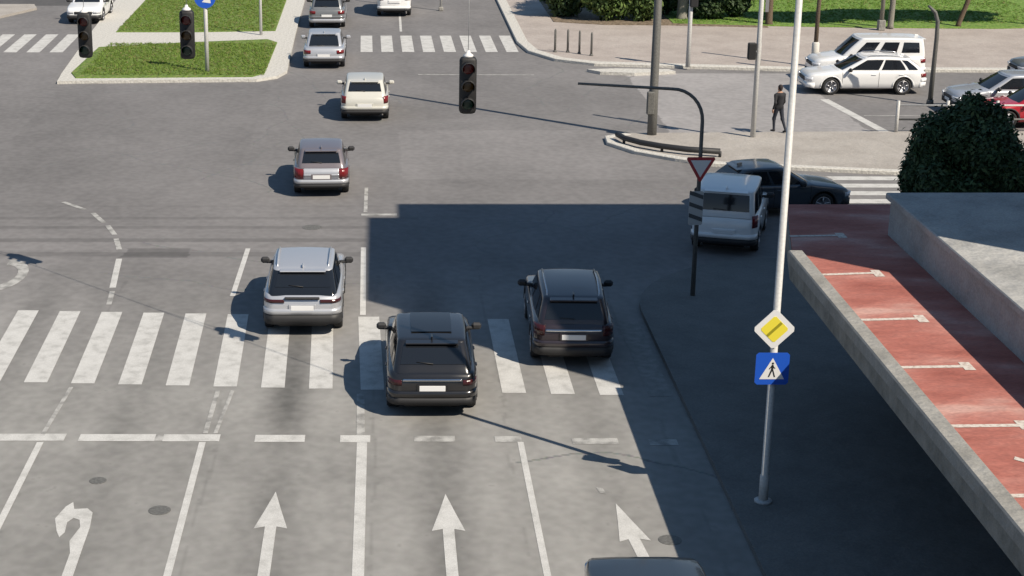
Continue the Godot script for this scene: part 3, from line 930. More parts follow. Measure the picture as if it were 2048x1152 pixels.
func build_cars():
	var silver := paint(Color(.50, .51, .54), .34, .45)
	var black := paint(Color(.014, .0135, .015), .3, .2)
	var plum := paint(Color(.030, .022, .028), .32, .3)
	var white := paint(Color(.76, .76, .76), .35, 0.0)
	var mauve := paint(Color(.19, .165, .175), .32, .35)
	var grey := paint(Color(.20, .205, .21), .34, .4)
	var blue_black := paint(Color(.022, .028, .036), .28, .3)
	var slate := paint(Color(.045, .055, .07), .3, .3)
	var bright_red := paint(Color(.45, .02, .035), .3, .1)
	var cream := paint(Color(.56, .55, .50), .35, .1)
	make_car("car", "silver sport utility car with pale roof and black windows on the zebra crossing", "car", -1.84, 39.2, 0, {"L": 4.3, "W": 1.84, "H": 1.56, "belt": 1.0, "fall": .13, "paint": silver, "pillar": M.glass, "rails": silver, "bar": M.plastic, "valance": .24, "tailin": .45, "tailh": .075, "tailmat": M.tail_dark, "wheel": .35, "rr": .46, "rwlo": .40, "platey": .66, "taily": .83})
	make_car("car", "black car with white licence plate braking on the zebra crossing", "car", 1.0, 34.15, 0, {"L": 4.4, "W": 1.85, "H": 1.54, "belt": .98, "paint": black, "bar": M.chrome, "valance": .16, "tailin": .66, "tailh": .11, "tailmat": M.tail_dark, "wheel": .345, "rr": .50, "rwlo": .34, "platey": .62, "sunroof": true})
	make_car("car", "dark plum sport utility car with pale roof rails inside the building's shadow", "car", 4.23, 37.15, 2, {"L": 4.45, "W": 1.80, "H": 1.60, "belt": 1.02, "paint": plum, "rails": M.chrome, "bar": M.chrome, "valance": .2, "wheel": .35, "rr": .26, "rwlo": .22, "platey": .68, "tailmat": M.tail_dark, "tailin": .7, "tailh": .22})
	make_car("car", "grey hatchback with tall dark red tail lights in the middle of the junction", "car", -1.92, 52.1, -2, {"L": 4.0, "W": 1.70, "H": 1.46, "belt": .93, "paint": mauve, "bar": silver, "valance": .12, "rr": .40, "rwlo": .34, "cladding": M.plastic, "ledge": silver, "gate": silver, "tailin": .64, "tailh": .30, "taily": .60, "platey": .60})
	make_car("car", "cream car in the junction beyond the grey hatchback", "car", -0.65, 63.5, 0, {"L": 4.2, "W": 1.78, "H": 1.50, "paint": cream, "mirror": cream, "rwlo": .4, "tailh": .26, "tailin": .78, "valance": .14, "rr": .5})
	make_car("car", "silver grey car waiting beside the kerb of the grass island", "car", -2.52, 74.7, 0, {"L": 4.3, "W": 1.80, "H": 1.46, "paint": silver, "mirror": silver, "gap": .5, "rr": .55, "deck": .92, "rwlo": .1, "valance": .12})
	make_car("car", "dark grey car with bright bumper beyond the far zebra crossing", "car", -2.75, 86.2, 0, {"L": 4.3, "W": 1.80, "H": 1.55, "paint": grey, "cladding": silver})
	make_car("van", "white van driving away at the top of the main road", "van", 0.6, 90.3, 0, {"L": 4.4, "W": 1.78, "H": 1.85, "belt": 1.12, "paint": white, "rwlo": 1.1, "fall": .03, "rr": .08, "tumble": .84, "cowl": .95, "valance": .1})
	make_car("van", "white compact van at the corner behind the give-way sign, seen from the rear", "van", 9.68, 45.7, 17, {"L": 3.9, "W": 1.80, "H": 1.82, "belt": 1.08, "paint": white, "rr": .12, "tumble": .86, "cowl": 1.0, "gap": .05, "fall": .05, "valance": .16, "tailin": .82, "tailh": .32, "taily": .80, "platey": .60, "side": [[.04, .36], [.42, .68], [.73, .98]]})
	make_car("car", "dark blue grey car turning right into the side street before the white van", "car", 11.65, 48.7, 82, {"L": 3.9, "W": 1.74, "H": 1.44, "belt": .94, "paint": slate, "rr": .5})
	make_car("car", "white estate car seen from the side, crossing the stop line beside the island", "car", 19.2, 67.6, -90, {"L": 4.75, "W": 1.82, "H": 1.48, "belt": .95, "paint": white, "rr": .6, "rails": M.chrome, "cladding": white, "archmat": white, "fo": .95, "ro": .95, "cowl": 1.25, "ws": .95})
	make_car("van", "white high roofed van behind the white estate car", "van", 20.0, 70.1, -90, {"L": 4.6, "W": 1.82, "H": 1.86, "belt": 1.10, "paint": white, "rr": .10, "tumble": .86, "cowl": 1.05, "ws": .75, "gap": .05, "side": [[.10, .32], [.40, .64], [.71, .96]], "fall": .04, "winlo": .26, "winhi": .84, "cladding": M.plastic})
	make_car("car", "pale grey car behind the dark round tree by the railing", "car", 23.6, 63.6, -90, {"L": 4.4, "W": 1.80, "H": 1.47, "paint": silver, "rr": .6})
	make_car("car", "red car half hidden behind the dark round tree", "car", 23.7, 61.0, -90, {"L": 4.2, "W": 1.76, "H": 1.45, "paint": bright_red})
	make_car("car", "dark grey car at the right edge beyond the red car", "car", 28.3, 70.0, -90, {"L": 4.3, "W": 1.8, "H": 1.5, "paint": grey})
	make_car("car", "dark blue car entering at the bottom edge over the lane arrow", "car", 4.02, 21.9, 0, {"L": 4.4, "W": 1.84, "H": 1.52, "belt": .98, "hood": .93, "paint": blue_black})
	make_car("car", "white fronted car coming towards the viewer beside the median kerb", "car", -15.0, 87.6, 180, {"L": 4.3, "W": 1.78, "H": 1.5, "paint": white})
	make_car("car", "black car parked on the plaza beside the hedge", "car", 7.9, 97.0, 90, {"L": 4.3, "W": 1.78, "H": 1.5, "paint": black, "y": .12})

# ------------------------------------------------------------------ street furniture
func signal_head(called: String, label: String, at: Vector3, hang: float, group := "", parent: Node = null, tall := 1.04):
	var t: Node3D
	if parent: t = part_node("signal_head", parent, at)
	else: t = thing(called, label, "traffic light", at, 0.0, group)
	var w := .34
	var st := begin()
	# rounded housing, lathed ends joined to a box by a loft of rounded rectangles
	var rings := []
	for q in [[-tall * .5, .55], [-tall * .5 + .02, .85], [-tall * .5 + .07, 1.0], [tall * .5 - .07, 1.0], [tall * .5 - .02, .85], [tall * .5, .55]]:
		var ring := PackedVector3Array()
		for k in 16:
			var a := TAU * k / 16.0
			var cx := signf(cos(a)) * pow(absf(cos(a)), .5); var cz := signf(sin(a)) * pow(absf(sin(a)), .5)
			ring.append(Vector3(cx * w * .5 * q[1], q[0], cz * .11 * q[1]))
		rings.append(ring)
	loft(st, rings, true, true)
	obj("housing", st, M.housing, t)
	var names := [M.lens_red, M.lens_amber, M.lens_green]
	for k in 3:
		var y := (1 - k) * tall * .31
		var ls := begin()
		lathe(ls, [[.115, .095], [.115, .118], [.09, .128], [.04, .134]], Vector3(0, y, 0), Vector3.BACK, 18)
		var lens := obj("lens", ls, names[k], t)
		var vs := begin()
		var ra := []
		for j in 11:
			var a := deg_to_rad(lerpf(-35, 215, j / 10.0))
			var c := Vector3(cos(a), sin(a), 0)
			ra.append(PackedVector3Array([Vector3(0, y, .10) + c * .135, Vector3(0, y, .30) + c * .13, Vector3(0, y, .30) + c * .122, Vector3(0, y, .10) + c * .125]))
		loft(vs, ra, true, true)
		obj("visor", vs, M.housing, lens)
	if hang > 0.0:
		var cap := begin()
		lathe(cap, [[.10, tall * .5 - .005], [.10, tall * .5 + .03], [.045, tall * .5 + .07], [.03, tall * .5 + .12]], Vector3.ZERO, Vector3.UP, 12)
		obj("bracket", cap, M.sign_white, t)
		tubeobj("hanger_wire", [Vector3(0, tall * .5 + .1, 0), Vector3(0, hang, 0)], [.007], M.steel, t, 5)
	return t

func plate_poly(pts: PackedVector2Array, z0: float, z1: float) -> SurfaceTool:
	# upright plate: points in (x, y), facing the viewer (+z)
	var st := begin(false)
	if Geometry2D.is_polygon_clockwise(pts): pts.reverse()
	var idx := Geometry2D.triangulate_polygon(pts)
	for i in range(0, idx.size(), 3):
		var a := pts[idx[i]]; var b := pts[idx[i + 1]]; var c := pts[idx[i + 2]]
		if (b - a).cross(c - a) < 0:
			var q := b; b = c; c = q
		tri(st, Vector3(a.x, a.y, z1), Vector3(c.x, c.y, z1), Vector3(b.x, b.y, z1))
		tri(st, Vector3(a.x, a.y, z0), Vector3(b.x, b.y, z0), Vector3(c.x, c.y, z0))
	for k in pts.size():
		var a := pts[k]; var b := pts[(k + 1) % pts.size()]
		quad(st, Vector3(a.x, a.y, z0), Vector3(a.x, a.y, z1), Vector3(b.x, b.y, z1), Vector3(b.x, b.y, z0))
	return st

func rounded(pts: PackedVector2Array, r: float) -> PackedVector2Array:
	var o := Geometry2D.offset_polygon(Geometry2D.offset_polygon(pts, -r, Geometry2D.JOIN_MITER)[0], r, Geometry2D.JOIN_ROUND)
	return o[0]

func scaled(pts: PackedVector2Array, f: float, at := Vector2.ZERO) -> PackedVector2Array:
	var r := PackedVector2Array()
	for p in pts: r.append(p * f + at)
	return r

func build_furniture():
	# tall mast with two signs; carries the span wire
	var mx := 6.76; var md := 27.72
	var mast := thing("lamp_mast", "tall slim white steel mast carrying two road signs, rising out of the shadow", "lamp mast", P(mx, md, .12))
	tubeobj("pole", [Vector3.ZERO, Vector3(0, .5, 0), Vector3(0, .52, 0), Vector3(0, 10.2, 0)], [.085, .085, .068, .055], M.pole_white, mast, 14)
	var fl := begin()
	lathe(fl, [[.16, 0], [.16, .03], [.10, .05]], Vector3.ZERO, Vector3.UP, 14)
	obj("base_flange", fl, M.steel, mast)
	var dia := V2([0, .375, .375, 0, 0, -.375, -.375, 0])
	var s1 := thing("priority_sign", "white and yellow diamond sign with a dark diagonal bar on the mast", "road sign", P(mx - .04, md - .085, 3.38))
	obj("plate", plate_poly(rounded(dia, .05), 0, .012), M.sign_white, s1)
	obj("yellow_field", plate_poly(rounded(scaled(dia, .66), .03), .012, .016), M.sign_yellow, s1)
	obj("diagonal_bar", plate_poly(V2([-.135, -.10, -.10, -.135, .135, .10, .10, .135]), .016, .019), M.sign_olive, s1)
	boxobj("clamp", Vector3(.04, 0, -.03), Vector3(.14, .06, .06), M.steel, s1)
	var s2 := thing("crossing_sign", "blue square pedestrian crossing sign below the yellow diamond", "road sign", P(mx - .03, md - .085, 2.66))
	var sq := V2([-.29, -.29, .29, -.29, .29, .29, -.29, .29])
	obj("plate", plate_poly(rounded(sq, .04), 0, .012), M.sign_blue, s2)
	obj("white_triangle", plate_poly(V2([-.215, -.19, .215, -.19, 0, .20]), .012, .016), M.sign_white, s2)
	var man := part_node("walking_figure", s2)
	for q in [V2([-.022, -.01, .018, -.02, .022, .07, -.012, .075]), V2([-.020, -.01, .008, -.02, -.045, -.15, -.07, -.15]), V2([-.005, -.015, .02, -.02, .06, -.15, .035, -.15]), V2([-.012, .065, -.06, .0, -.048, -.01, .0, .045]), V2([.01, .06, .055, .01, .045, -.0, .0, .04])]:
		obj("figure_limb", plate_poly(q, .016, .019), M.sign_black, man)
	var hd := begin()
	lathe(hd, [[.02, .016], [.02, .019]], Vector3(.006, .10, 0), Vector3.BACK, 12)
	obj("figure_head", hd, M.sign_black, man)
	boxobj("clamp", Vector3(.03, 0, -.03), Vector3(.14, .06, .06), M.steel, s2)
	# left mast outside the frame and the span wire
	var lx := -14.0; var ld := md + (mx - lx) * 1.01
	var lm := thing("lamp_mast", "white steel mast left of the road holding the far end of the span wire", "lamp mast", P(lx, ld, 0))
	tubeobj("pole", [Vector3.ZERO, Vector3(0, 10.2, 0)], [.085, .055], M.pole_white, lm, 14)
	var wire := tubeobj("span_wire", [P(mx, md, 9.6), P((mx + lx) * .5, (md + ld) * .5, 9.3), P(lx, ld, 9.6)], [.010], M.steel, self, 6)
	tag(wire, "thin steel wire across the road holding the hanging traffic lights", "wire")
	var spots := [[-7.35, 41.97, 6.21, "hanging black traffic light at the far left, before the white fronted car"], [-4.49, 39.08, 6.67, "hanging black traffic light over the grass island beside the blue sign"], [1.665, 32.87, 6.64, "hanging black traffic light over the right lanes, farthest right on the wire"]]
	for q in spots:
		var u: float = absf((q[0] - (mx + lx) * .5) / ((mx - lx) * .5))
		signal_head("traffic_light", q[3], P(q[0], q[1], q[2]), lerpf(9.3, 9.6, u) - q[2], "traffic lights hanging from the span wire", null, 1.12)
	# bent mast arm with give-way sign and striped plate
	var ax := 7.63; var ad := 39.9
	var arm := thing("signal_mast", "dark grey mast bent over the road behind the give-way sign", "signal mast", P(ax, ad, .12))
	var pts := [Vector3.ZERO, Vector3(0, 4.2, 0)]
	for k in 9:
		var a := PI * .5 * k / 8.0
		pts.append(Vector3(-.75 * (1 - cos(a)), 4.35 + .78 * sin(a), 0))
	pts.append(Vector3(-3.0, 5.26, 0))
	tubeobj("pole", pts, [.06, .046, .044, .042, .042, .042, .04, .04, .04, .04, .038, .03], M.pole_grey, arm, 12)
	var give := thing("give_way_sign", "white give-way triangle with red border pointing down", "road sign", P(ax, ad - .10, 3.40))
	var tr := V2([-.37, .22, .37, .22, 0, -.42])
	obj("border", plate_poly(rounded(tr, .03), 0, .012), M.sign_red, give)
	obj("white_field", plate_poly(V2([-.245, .145, .245, .145, 0, -.275]), .012, .016), M.sign_white, give)
	boxobj("clamp", Vector3(0, .05, -.03), Vector3(.18, .06, .06), M.steel, give)
	var st2 := thing("striped_plate", "narrow grey plate with dark slanting stripes under the give-way sign", "road sign", P(ax - .06, ad - .10, 2.36))
	obj("plate", plate_poly(rounded(V2([-.17, -.42, .17, -.42, .17, .42, -.17, .42]), .03), 0, .012), M.sign_grey, st2)
	for k in 3:
		var y := -.32 + k * .28
		obj("stripe", plate_poly(V2([-.165, y + .10, .165, y - .02, .165, y + .08, -.165, y + .20]), .012, .016), M.sign_slate, st2)
	# grey lamp post on the island
	var gp := thing("lamp_post", "thick dark grey lamp post on the paved island", "lamp post", P(9.48, 58.76, .11))
	tubeobj("pole", [Vector3.ZERO, Vector3(0, 1.6, 0), Vector3(0, 1.7, 0), Vector3(0, 12.0, 0)], [.17, .165, .15, .10], M.pole_grey, gp, 14)
	boxobj("control_box", Vector3(-.12, 1.15, .16), Vector3(.26, .8, .2), M.pole_grey, gp, .03)
	tubeobj("lamp_arm", [Vector3(0, 11.9, 0), Vector3(-.6, 12.5, 0), Vector3(-1.8, 12.6, 0)], [.06, .05, .04], M.pole_grey, gp, 8)
	boxobj("lantern", Vector3(-2.1, 12.58, 0), Vector3(.8, .14, .3), M.pole_grey, gp, .05)
	# white pole with a small signal box
	var wp := thing("signal_post", "tall white post with a small black pedestrian signal on its left side", "signal post", P(12.95, 58.35, .11))
	tubeobj("pole", [Vector3.ZERO, Vector3(0, 6.5, 0)], [.095, .075], M.pole_white, wp, 12)
	var pb := boxobj("pedestrian_signal", Vector3(-.24, 3.02, .06), Vector3(.28, .58, .2), M.housing, wp, .03)
	boxobj("bracket", Vector3(-.08, 3.0, .03), Vector3(.1, .05, .05), M.steel, wp)
	boxobj("sign_back", Vector3(.2, 5.0, -.02), Vector3(.12, 1.3, .04), M.sign_back, wp, .01)
	# far post with dark signal near the plaza kerb
	var fp := thing("signal_post", "white post with a dark signal head at the plaza kerb", "signal post", P(13.1, 72.5, .12))
	tubeobj("pole", [Vector3.ZERO, Vector3(0, 3.6, 0)], [.10, .085], M.pole_white, fp, 12)
	boxobj("signal_box", Vector3(.1, 3.0, .12), Vector3(.34, .85, .24), M.housing, fp, .04)
	# small white bollards near it
	var bl := thing("bollard", "short white post between the white signal post and the rusty brown post", "bollard", P(16.2, 72.9, .12), 0.0)
	tubeobj("post", [Vector3.ZERO, Vector3(0, .95, 0), Vector3(0, 1.0, 0)], [.11, .10, .05], M.pole_white, bl, 10)
	boxobj("reflector", Vector3(0, .8, .1), Vector3(.12, .1, .02), M.sign_black, bl, .005)
	var bp2 := thing("painted_post", "rusty brown post with thick white lower section in front of the white van", "post", P(18.55, 72.6, .12))
	tubeobj("pole", [Vector3.ZERO, Vector3(0, 2.4, 0), Vector3(.06, 5.5, 0)], [.10, .09, .08], M.bark, bp2, 10)
	tubeobj("white_section", [Vector3.ZERO, Vector3(0, 1.0, 0), Vector3(0, 1.06, 0)], [.17, .16, .11], M.limewash, bp2, 12)
	# dark slim bollards on the plaza
	var bx := [[7.78, 76.4], [8.34, 76.3], [8.82, 75.9], [9.3, 75.4]]
	var bw := ["leftmost dark slim bollard in the row on the plaza corner", "second dark slim bollard from the left on the plaza corner", "third dark slim bollard from the left on the plaza corner", "rightmost dark slim bollard in the row on the plaza corner"]
	for k in 4:
		var b := thing("bollard", bw[k], "bollard", P(bx[k][0], bx[k][1], .12), 0.0, "dark bollards on the plaza corner")
		tubeobj("post", [Vector3.ZERO, Vector3(0, .98, 0), Vector3(0, 1.05, 0)], [.05, .05, .02], M.pole_grey, b, 8)
		tubeobj("collar", [Vector3.ZERO, Vector3(0, .08, 0)], [.09, .07], M.pole_grey, b, 8)
	# blue keep-right sign on the grass
	var kp := thing("sign_post", "white post with round blue arrow sign on the near grass plot", "road sign", P(-7.39, 71.2, .15))
	tubeobj("pole", [Vector3.ZERO, Vector3(0, 3.5, 0)], [.09, .08], M.pole_white, kp, 10)
	var disc := PackedVector2Array()
	for k in 24: disc.append(Vector2(cos(TAU * k / 24.0), sin(TAU * k / 24.0)) * .45 + Vector2(0, 3.12))
	var dp := obj("disc", plate_poly(disc, .09, .105), M.sign_blue, kp)
	obj("arrow", plate_poly(V2([-.22, 3.36, -.16, 3.42, .10, 3.16, .19, 3.25, .24, 2.88, -.13, 2.93, -.04, 3.02, -.30, 3.28]), .105, .110), M.sign_white, dp)
	var p5 := thing("sign_post", "thin pale post at the edge of the far grass plot", "post", P(-5.82, 81.4, .12))
	tubeobj("pole", [Vector3.ZERO, Vector3(0, 3.4, 0)], [.07, .06], M.pole_white, p5, 8)
	boxobj("cap", Vector3(0, 3.42, 0), Vector3(.14, .05, .14), M.steel, p5)
	# dark bent post behind the white cars
	var dp2 := thing("bent_post", "slim dark post bent at the top behind the white estate car", "post", P(21.1, 64.7, 0))
	tubeobj("pole", [Vector3.ZERO, Vector3(.02, 2.6, 0), Vector3(0, 3.2, 0), Vector3(-.12, 3.55, 0), Vector3(-.4, 3.8, 0)], [.10, .085, .08, .07, .05], M.pole_grey, dp2, 10)
	tubeobj("base", [Vector3.ZERO, Vector3(0, .2, 0)], [.15, .13], M.pole_grey, dp2, 10)
	# white railing on the island's edge
	var rl := thing("railing", "white railing with dark rails beside the round tree", "railing", P(18.2, 59.2, .11))
	for k in 5: tubeobj("post", [Vector3(k * 1.75, 0, 0), Vector3(k * 1.75, 1.12, 0)], [.07, .06], M.pole_white, rl, 8)
	for y in [.45, .95]: tubeobj("rail", [Vector3(0, y, 0), Vector3(7.0, y, 0)], [.035], M.pole_grey if y < .8 else M.pole_white, rl, 6)
	# thin pole in the far plaza
	var tp := thing("lamp_post", "pale post at the edge of the lawn behind the white van", "lamp post", P(24.3, 82.9, .12))
	tubeobj("pole", [Vector3.ZERO, Vector3(0, 6, 0)], [.11, .08], M.bark_grey, tp, 10)
	boxobj("base_box", Vector3(0, .25, 0), Vector3(.34, .5, .34), M.concrete, tp, .03)
	var tp2 := thing("lamp_post", "thin grey post at the top of the main road", "lamp post", P(3.1, 90.5, 0))
	tubeobj("pole", [Vector3.ZERO, Vector3(0, 6, 0)], [.07, .05], M.pole_white, tp2, 10)
	boxobj("base_box", Vector3(0, .1, 0), Vector3(.24, .2, .24), M.concrete, tp2, .03)

# ------------------------------------------------------------------ plants
func leaf_cloud(lobes: Array, per: int, size: float, cols: Array, seed_: int) -> ArrayMesh:
	rng.seed = seed_
	var v := PackedVector3Array(); var n := PackedVector3Array(); var c := PackedColorArray()
	for lb in lobes:
		var o := Vector3(lb[0], lb[1], lb[2]); var r := Vector3(lb[3], lb[4], lb[5])
		var cnt := int(per * (lb[3] * lb[5] + lb[3] * lb[4]) * .5)
		for i in cnt:
			var dir := Vector3(rng.randfn(), rng.randfn(), rng.randfn()).normalized()
			var k := pow(rng.randf(), .35) * rng.randf_range(.86, 1.06)
			if rng.randf() < .05: k *= rng.randf_range(1.05, 1.3)
			var p := o + dir * r * k
			var nn := (dir + Vector3(rng.randfn(), rng.randfn() + .4, rng.randfn()) * .6).normalized()
			var a := nn.cross(Vector3(rng.randfn(), rng.randfn(), rng.randfn())).normalized()
			var b := nn.cross(a)
			var s := size * rng.randf_range(.6, 1.35)
			var col: Color = cols[rng.randi() % cols.size()]
			var f := rng.randf_range(.75, 1.3)
			col = Color(col.r * f, col.g * f, col.b * f)
			var q := [p - a * s, p + b * s * .45 + nn * s * .12, p + a * s, p - b * s * .45 + nn * s * .12]
			for e in [0, 1, 2, 0, 2, 3]:
				v.append(q[e]); n.append(nn); c.append(col)
	var arr := []
	arr.resize(Mesh.ARRAY_MAX)
	arr[Mesh.ARRAY_VERTEX] = v; arr[Mesh.ARRAY_NORMAL] = n; arr[Mesh.ARRAY_COLOR] = c
	var m := ArrayMesh.new()
	m.add_surface_from_arrays(Mesh.PRIMITIVE_TRIANGLES, arr)
	return m

func leaf_mat() -> StandardMaterial3D:
	if M.has("leaf"): return M.leaf
	var m := StandardMaterial3D.new()
	m.vertex_color_use_as_albedo = true
	m.roughness = 0.7
	m.backlight_enabled = true
	m.backlight = Color(.10, .16, .03)
	M.leaf = m
	return m

func lobes_for(r: Vector3, c: Vector3, count: int, seed_: int, spread := .62, small := .5) -> Array:
	rng.seed = seed_
	var o := []
	for k in count:
		var dir := Vector3(rng.randfn(), rng.randfn(), rng.randfn()).normalized()
		var p := c + dir * r * spread * rng.randf_range(.6, 1.05)
		var f := small * rng.randf_range(.75, 1.15)
		o.append([p.x, p.y, p.z, r.x * f, r.y * f, r.z * f])
	return o

func tree(called: String, label: String, x: float, d: float, y: float, trunk_h: float, tr: float, crown_c: float, cr: Vector3, lobes: int, per: int, leaf: float, cols: Array, seed_: int, bark: Material, white_band := false, group := "", lean := Vector3.ZERO):
	var t := thing(called, label, "tree", P(x, d, y), 0.0, group)
	var top := Vector3(0, trunk_h, 0) + lean
	var tk := tubeobj("trunk", [Vector3.ZERO, Vector3(0, .12, 0), top * .33 + Vector3(.02, 0, 0), top * .66 - Vector3(.03, 0, 0), top, Vector3(top.x * 1.1, crown_c + cr.y * .4, top.z)], [tr * 1.35, tr * 1.05, tr, tr * .9, tr * .75, tr * .25], bark, t, 10)
	if white_band: tubeobj("lime_wash", [Vector3(0, .02, 0), Vector3(0, 1.05, 0)], [tr * 1.16, tr * 1.10], M.limewash, tk, 12)
	rng.seed = seed_
	for k in 5:
		var a := TAU * k / 5.0 + rng.randf()
		var s := top * rng.randf_range(.75, .98)
		tubeobj("limb", [s, s + Vector3(cos(a) * cr.x * .3, cr.y * .22, sin(a) * cr.z * .3), Vector3(top.x, crown_c, top.z) + Vector3(cos(a) * cr.x * .65, cr.y * rng.randf_range(-.1, .4), sin(a) * cr.z * .65)], [tr * .5, tr * .33, tr * .12], bark, tk, 6)
	var lb := lobes_for(cr, Vector3(top.x, crown_c, top.z), lobes, seed_, .62 if called != "round_tree" else .80, .5 if called != "round_tree" else .33)
	if called == "round_tree":      # domed: narrow towards the top
		for q in lb:
			var f := clampf(1.12 - .42 * (q[1] - crown_c + cr.y * .4) / cr.y, .35, 1.08)
			q[0] *= f; q[2] *= f; q[3] *= lerpf(f, 1, .4); q[5] *= lerpf(f, 1, .4)
	put("crown", leaf_cloud(lb, per, leaf, cols, seed_ + 1), leaf_mat(), t)
	return t

func bush(label: String, x: float, d: float, r: Vector3, lobes: int, per: int, leaf: float, cols: Array, seed_: int, group := ""):
	var t := thing("bush", label, "bush", P(x, d, .14), 0.0, group)
	rng.seed = seed_
	for k in 5:
		var a := TAU * k / 5.0
		tubeobj("stem", [Vector3(cos(a) * .1, 0, sin(a) * .1), Vector3(cos(a) * r.x * .5, r.y * 1.1, sin(a) * r.z * .5)], [.05, .02], M.bark, t, 5)
	put("foliage", leaf_cloud(lobes_for(r, Vector3(0, r.y * .95, 0), lobes, seed_, .6, .52), per, leaf, cols, seed_ + 1), leaf_mat(), t)

func build_plants():
	var dark := [Color(.02, .046, .016), Color(.03, .065, .022), Color(.045, .085, .03), Color(.065, .10, .035)]
	var mid := [Color(.045, .085, .016), Color(.065, .11, .02), Color(.09, .13, .03)]
	var deep := [Color(.02, .045, .012), Color(.03, .06, .016), Color(.04, .07, .018)]
	# dense dark round tree behind the roof box
	tree("round_tree", "dense dark green round tree behind the concrete roof box", 14.5, 41.4, .12, 1.5, .13, 2.75, Vector3(1.66, 2.0, 1.55), 58, 6500, .075, dark, 301, M.bark)
	# trees whose trunks stand along the lawn; their crowns are above the frame
	tree("street_tree", "brown trunk rising from the planting bed left of the lawn", 19.2, 84.6, .14, 3.4, .17, 6.4, Vector3(2.6, 2.2, 2.4), 18, 700, .18, mid, 312, M.bark, false, "street trees", Vector3(-.1, 0, 0))
	tree("street_tree", "grey trunk in the planting bed between the bushes and white post", 15.2, 86.5, .14, 3.4, .26, 6.6, Vector3(2.8, 2.3, 2.6), 18, 700, .18, mid, 313, M.bark_grey, false, "street trees")
	tree("street_tree", "thin dark trunk at the right edge of the lawn, leaning right", 28.4, 83.9, .16, 3.4, .12, 5.6, Vector3(3.1, 1.8, 2.0), 18, 800, .18, mid, 314, M.bark, false, "street trees", Vector3(.9, 0, 0))
	tree("street_tree", "grey trunk behind the white van at the lawn edge", 24.9, 83.4, .16, 3.6, .14, 5.4, Vector3(3.1, 1.7, 2.0), 18, 800, .18, mid, 315, M.bark_grey, false, "street trees")
	tree("street_tree", "street tree beyond the right edge whose shade lies on the lawn", 33.2, 83.6, .16, 3.6, .14, 5.6, Vector3(3.1, 1.8, 2.2), 18, 800, .18, mid, 316, M.bark, false, "street trees")
	# bushes along the plaza
	bush("olive green bush, leftmost in the planting bed", 9.4, 87.6, Vector3(1.5, 1.3, 1.3), 16, 700, .14, deep, 321, "bushes in the planting bed")
	bush("large bright olive bush in the middle of the planting bed", 11.4, 86.4, Vector3(1.7, 1.5, 1.4), 18, 700, .14, mid, 322, "bushes in the planting bed")
	bush("olive bush beside the thick grey lamp post in the planting bed", 13.1, 86.3, Vector3(1.3, 1.3, 1.2), 16, 700, .14, mid, 323, "bushes in the planting bed")
	bush("dark green bush right of the thick grey lamp post", 14.6, 88.0, Vector3(1.1, 1.2, 1.0), 14, 800, .13, deep, 324, "bushes in the planting bed")
	bush("low dark bush under the grey trunk by the white post", 16.6, 86.7, Vector3(1.3, .8, 1.0), 14, 800, .12, deep, 325, "bushes in the planting bed")
	bush("low dark bush at the left edge of the lawn", 18.0, 87.2, Vector3(1.0, .7, .9), 12, 800, .12, deep, 326, "bushes in the planting bed")

